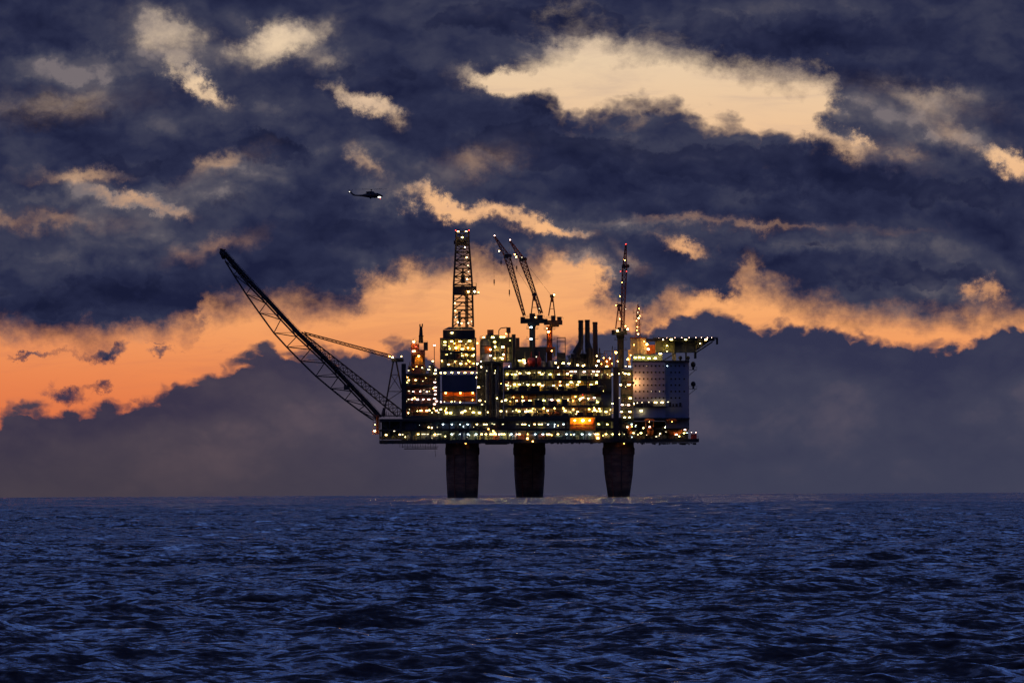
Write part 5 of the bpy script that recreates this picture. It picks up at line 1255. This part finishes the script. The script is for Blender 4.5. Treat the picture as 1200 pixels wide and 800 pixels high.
MB().pbox(593.4, 598.4, 383.2, 390, Y + 2, Y + 5).pbox(595.2, 597, 390, 396.5, Y + 3, Y + 4).build('vent_head', M['brown'], t)
MB().pbox(567.6, 576, 404.5, 414, Y + 1.4, Y + 2.4).build('control_cabin', M['orange'], t)
for k, u in enumerate((580, 585, 592, 596)): MB().tube(at(u, 424, Y + 3), at(u, 398 + 3 * k, Y + 3), 0.4 + 0.15 * (k % 2), n=10).build('standpipe', M[['cream', 'green', 'rust', 'cream'][k]], t)
equipment(t, 574, 599, 405.5, 413.4, Y + 2.5, Y + 5, random.Random(2), ['cream', 'pale', 'olive'], 2.0)
equipment(t, 574, 599, 414.4, 423.0, Y + 2.5, Y + 5, random.Random(4), ['cream', 'pale', 'green'], 2.0)
MB().tube(at(602, 434, Y), at(602, 391.6, Y), 0.85, n=14).build('vent_stack', M['black'], t)
MB().pbox(604.4, 608.8, 395.4, 410, Y + 4, Y + 7).build('filter_box', M['brown'], t)
MB().pbox(600, 640, 406, 430.5, Y + 9, Y + 26).build('rear_house', M['steel'], t)
lamps(t, [(566.8, 395, 'y', 1.0, 0.6), (577.5, 395, 'y', 2.0, 0.6), (587.4, 394.8, 'y', 1.4, 0.6), (590.7, 394.8, 'w', 1.0, 0.6), (579.8, 400.5, 'y', 1.4, 0.5), (580.2, 406.4, 'y', 1.0, 0.9), (589.2, 406.5, 'w', 1.6, 1.1), (574.7, 409.3, 'f', 0.5, 0.45), (574.7, 416.7, 'p', 1.2, 0.6), (590, 415.3, 'w', 1.0, 1.0), (588.6, 420, 'y', 1.0, 1.2), (579.8, 419.6, 'y', 1.3, 0.3), (586.2, 418.8, 'd', 1.0), (597.6, 398.8, 'o', 0.5, 0.25), (593, 391, 'o', 0.5, 0.3)], Y + 0.7)

t = thing('compressor_deck', 'dim compressor deck with red and blue-grey tanks below the paired cranes', 'deck module', at(640, 431, 5002))
Y = 5002
MB().pbox(606, 676, 429.6, 430.5, Y, Y + 30).build('deck_plate', M['steel'], t)
equipment(t, 606, 640, 412, 429.6, Y + 1, Y + 5, random.Random(12), ['rust', 'red', 'olive', 'navy'], 1.6)
equipment(t, 607, 668, 419, 429.6, Y + 8, Y + 12, random.Random(91), ['steel', 'black', 'brown', 'rust'], 3.0)
equipment(t, 628, 668, 416, 429.6, Y + 3, Y + 7, random.Random(19), ['teal', 'navy', 'brown', 'steel', 'grey'], 1.6)
MB().pbox(632, 651, 406, 412, Y + 16, Y + 30).build('cable_house', M['orange'], t)
MB().pbox(648.6, 650.6, 408, 417, Y + 10, Y + 12).build('light_shaft', M['yellow'], t)
for u in (653, 662.4): MB().pbox(u - 0.4, u + 0.4, 395, 429.6, Y + 2, Y + 2.6).build('frame_post', M['black'], t)
for v in (395, 399.5): MB().pbox(652.6, 662.8, v, v + 0.8, Y + 2, Y + 4).build('frame_beam', M['black'], t)
MB().pbox(653.4, 662, 413, 422, Y + 2.7, Y + 6).build('cooler', M['steel'], t)
lamps(t, [(608.5, 422.3, 'y', 1.2, 0.5), (613.5, 422, 'w', 2.0, 0.8), (615, 424.9, 'p', 0.9, 0.7), (633, 421.6, 'f', 0.5, 0.25), (651, 425, 'w', 0.7, 0.6), (653.9, 430.2, 'w', 0.7, 0.6), (659.9, 425.5, 'w', 1.5, 0.9), (666.6, 425.8, 'w', 1.2, 0.8), (646.5, 411, 'o', 0.5, 0.4), (628.5, 418, 'd', 0.6)], Y + 0.2)
t = thing('turbine_deck', 'orange speckled turbine deck at the foot of the exhaust stacks', 'deck module', at(695, 431, 5003))
MB().pbox(668, 722, 429.8, 430.6, Y, Y + 30).build('deck_plate', M['steel'], t)
MB().pbox(669, 700, 414, 429.7, Y + 9, Y + 26).build('turbine_hall', M['black'], t)
equipment(t, 668, 698, 416, 429.8, Y + 1.5, Y + 5, random.Random(21), ['brown', 'black', 'steel', 'rust'], 2.0)
equipment(t, 668, 721, 413, 429.8, Y + 6, Y + 8.5, random.Random(92), ['black', 'steel', 'brown', 'rust'], 3.0)
vr = random.Random(5)
for k in range(14):
    u = 669 + k * 3.7 + vr.uniform(-1, 1); member(t, 'vent_pipe', at(u, 430, Y + 4), at(u, vr.uniform(404, 424), Y + 4), vr.uniform(0.12, 0.3), M[vr.choice(['black', 'steel', 'brown'])])
equipment(t, 699, 720, 418, 429.8, Y + 3, Y + 7, random.Random(22), ['rust', 'orange', 'olive', 'brown'], 2.6)
for u in (708.4, 717.4): MB().pbox(u - 0.3, u + 0.3, 411.4, 429.8, Y + 1, Y + 1.5).build('frame_post', M['brown'], t)
MB().pbox(708, 717.8, 411, 411.6, Y + 1, Y + 2).build('frame_beam', M['brown'], t)
lamps(t, [(699.2, 417, 'w', 0.6, 0.42), (701.3, 423, 's', 0.6, 0.85), (699, 428.3, 'f', 0.5, 0.5), (711, 429.0, 'y', 1.3, 0.6), (714.7, 419.9, 'f', 0.5, 0.45), (711, 423.4, 'o', 0.5, 0.5), (707.3, 419.3, 'o', 0.5, 0.32), (704.6, 426.4, 'o', 0.5, 0.25), (717, 426, 'o', 0.5, 0.25), (676.6, 427.6, 'w', 0.9, 0.6), (683.2, 428.5, 'w', 1.0, 0.7)], Y + 0.1)

# ------------------------------------------------------------------ helicopter
def helicopter():
    Y = 4800.0
    k = PX * Y
    ctr = at(436, 229, Y)
    t = thing('helicopter', 'dark helicopter flying towards the right above the flare boom', 'helicopter', ctr)
    def pt(u, v, dy=0.0): p = at(u, v, Y); p.y += dy; return p
    # fuselage: lofted rings along its length (column, top row, bottom row, half width)
    secs = [(410.9, 223.9, 225.0, 0.10), (412.6, 224.6, 227.4, 0.12), (414.6, 226.8, 229.2, 0.16), (417, 228.1, 229.7, 0.24), (421, 228.2, 230.0, 0.32), (425.5, 227.9, 230.4, 0.45), (429, 226.9, 231.0, 0.8), (432, 225.7, 231.6, 1.05), (435, 225.0, 232.0, 1.15), (438.2, 225.1, 232.1, 1.15), (440.4, 226.0, 232.1, 1.15), (443.4, 226.2, 231.9, 1.1), (446, 227.2, 231.5, 0.9), (448.2, 228.5, 230.8, 0.55), (449.6, 229.2, 230.1, 0.15)]
    n = 14; vs = []; fs = []
    for u, a, b_, w in secs:
        p = pt(u, (a + b_) / 2); h = (b_ - a) / 2 * k
        for i in range(n):
            an = 2 * math.pi * i / n
            cx, cz = math.cos(an), math.sin(an)
            vs.append((p.x, p.y + w * math.copysign(abs(cx) ** 0.8, cx), p.z + h * math.copysign(abs(cz) ** 0.8, cz)))
    for s in range(len(secs) - 1):
        for i in range(n): fs.append((s * n + i, s * n + (i + 1) % n, (s + 1) * n + (i + 1) % n, (s + 1) * n + i))
    fs += [tuple(range(n - 1, -1, -1)), tuple(range((len(secs) - 1) * n, len(secs) * n))]
    MB().add(vs, fs).build('fuselage', M['heli'], t, smooth=True)
    # engine cowling and mast
    MB().ball(pt(434.6, 225.3), 1.9, 0.75, 0.45).build('engine_cowling', M['heli'], t, smooth=True)
    MB().tube(pt(436, 225), pt(436, 222.2), 0.16, n=8).build('rotor_mast', M['heli'], t)
    rotor = MB().tube(pt(436, 222.5), pt(436, 221.6), 0.42, 0.3, n=10).build('main_rotor', M['heli'], t)
    for i in range(5):
        an = 2 * math.pi * i / 5 + 0.35
        h0 = pt(436, 222.0); dv = Vector((math.cos(an), math.sin(an), 0)); sd = Vector((-math.sin(an), math.cos(an), 0))
        a, c = h0 + dv * 0.3, h0 + dv * 6.7 + Vector((0, 0, 0.12))
        cr = 0.20
        MB().add([a - sd * cr, a + sd * cr, c + sd * cr, c - sd * cr, a - sd * cr + Vector((0, 0, 0.05)), a + sd * cr + Vector((0, 0, 0.05)), c + sd * cr + Vector((0, 0, 0.05)), c - sd * cr + Vector((0, 0, 0.05))],
                 [(0, 3, 2, 1), (4, 5, 6, 7), (0, 1, 5, 4), (1, 2, 6, 5), (2, 3, 7, 6), (3, 0, 4, 7)]).build('blade', M['heli'], rotor)
    tr = MB().tube(pt(411.4, 224.6, -0.15), pt(411.4, 224.6, -0.45), 0.16, n=8).build('tail_rotor', M['heli'], t)
    for i in range(4):
        an = math.pi / 2 * i + 0.6
        c0 = pt(411.4, 224.6, -0.4); e = c0 + Vector((math.cos(an), 0, math.sin(an))) * 1.3; s_ = Vector((-math.sin(an), 0, math.cos(an))) * 0.09
        MB().add([c0 - s_, c0 + s_, e + s_, e - s_, c0 - s_ + Vector((0, .03, 0)), c0 + s_ + Vector((0, .03, 0)), e + s_ + Vector((0, .03, 0)), e - s_ + Vector((0, .03, 0))],
                 [(0, 3, 2, 1), (4, 5, 6, 7), (0, 1, 5, 4), (1, 2, 6, 5), (2, 3, 7, 6), (3, 0, 4, 7)]).build('blade', M['heli'], tr)
    p = pt(415.5, 229)
    MB().box(p.x - 0.45, p.x + 0.45, p.y - 1.6, p.y + 1.6, p.z - 0.05, p.z + 0.05).build('tailplane', M['heli'], t)
    for u0, u1, a, b_ in ((445.2, 447.0, 227.6, 229.3), (442.2, 444.4, 227.2, 229.2), (438.6, 441.0, 227.4, 229.2), (435.2, 437.4, 227.6, 229.2)):
        w0 = 1.12 if u0 < 444 else 0.86
        q0, q1 = pt(u0, a), pt(u1, b_)
        MB().box(q0.x, q1.x, Y - w0 - 0.04, Y - w0 + 0.05, q1.z, q0.z).build('window', M['glass'], t)
    for s in (-1, 1):
        w = MB().tube(pt(435, 232.2, s * 1.0 - 0.12), pt(435, 232.2, s * 1.0 + 0.12), 0.3, n=10).build('wheel', M['black'], t)
        MB().ball(pt(435.5, 231.4, s * 1.25), 1.0, 0.28, 0.28).build('sponson', M['heli'], t, smooth=True)
    MB().tube(pt(446, 232.0, -0.1), pt(446, 232.0, 0.1), 0.24, n=10).build('wheel', M['black'], t)
    MB().ball(pt(445.4, 231.1, -0.98), 0.7, 0.16, 0.28).build('landing_light', M['L_h'], t, smooth=True)
    MB().ball(pt(410.5, 224.8, -0.25), 0.24, 0.2, 0.16).build('tail_light', M['L_h'], t, smooth=True)
    MB().ball(pt(446.4, 233.2, -0.6), 0.08, 0.08, 0.08).build('belly_light', M['L_r'], t, smooth=True)
helicopter()
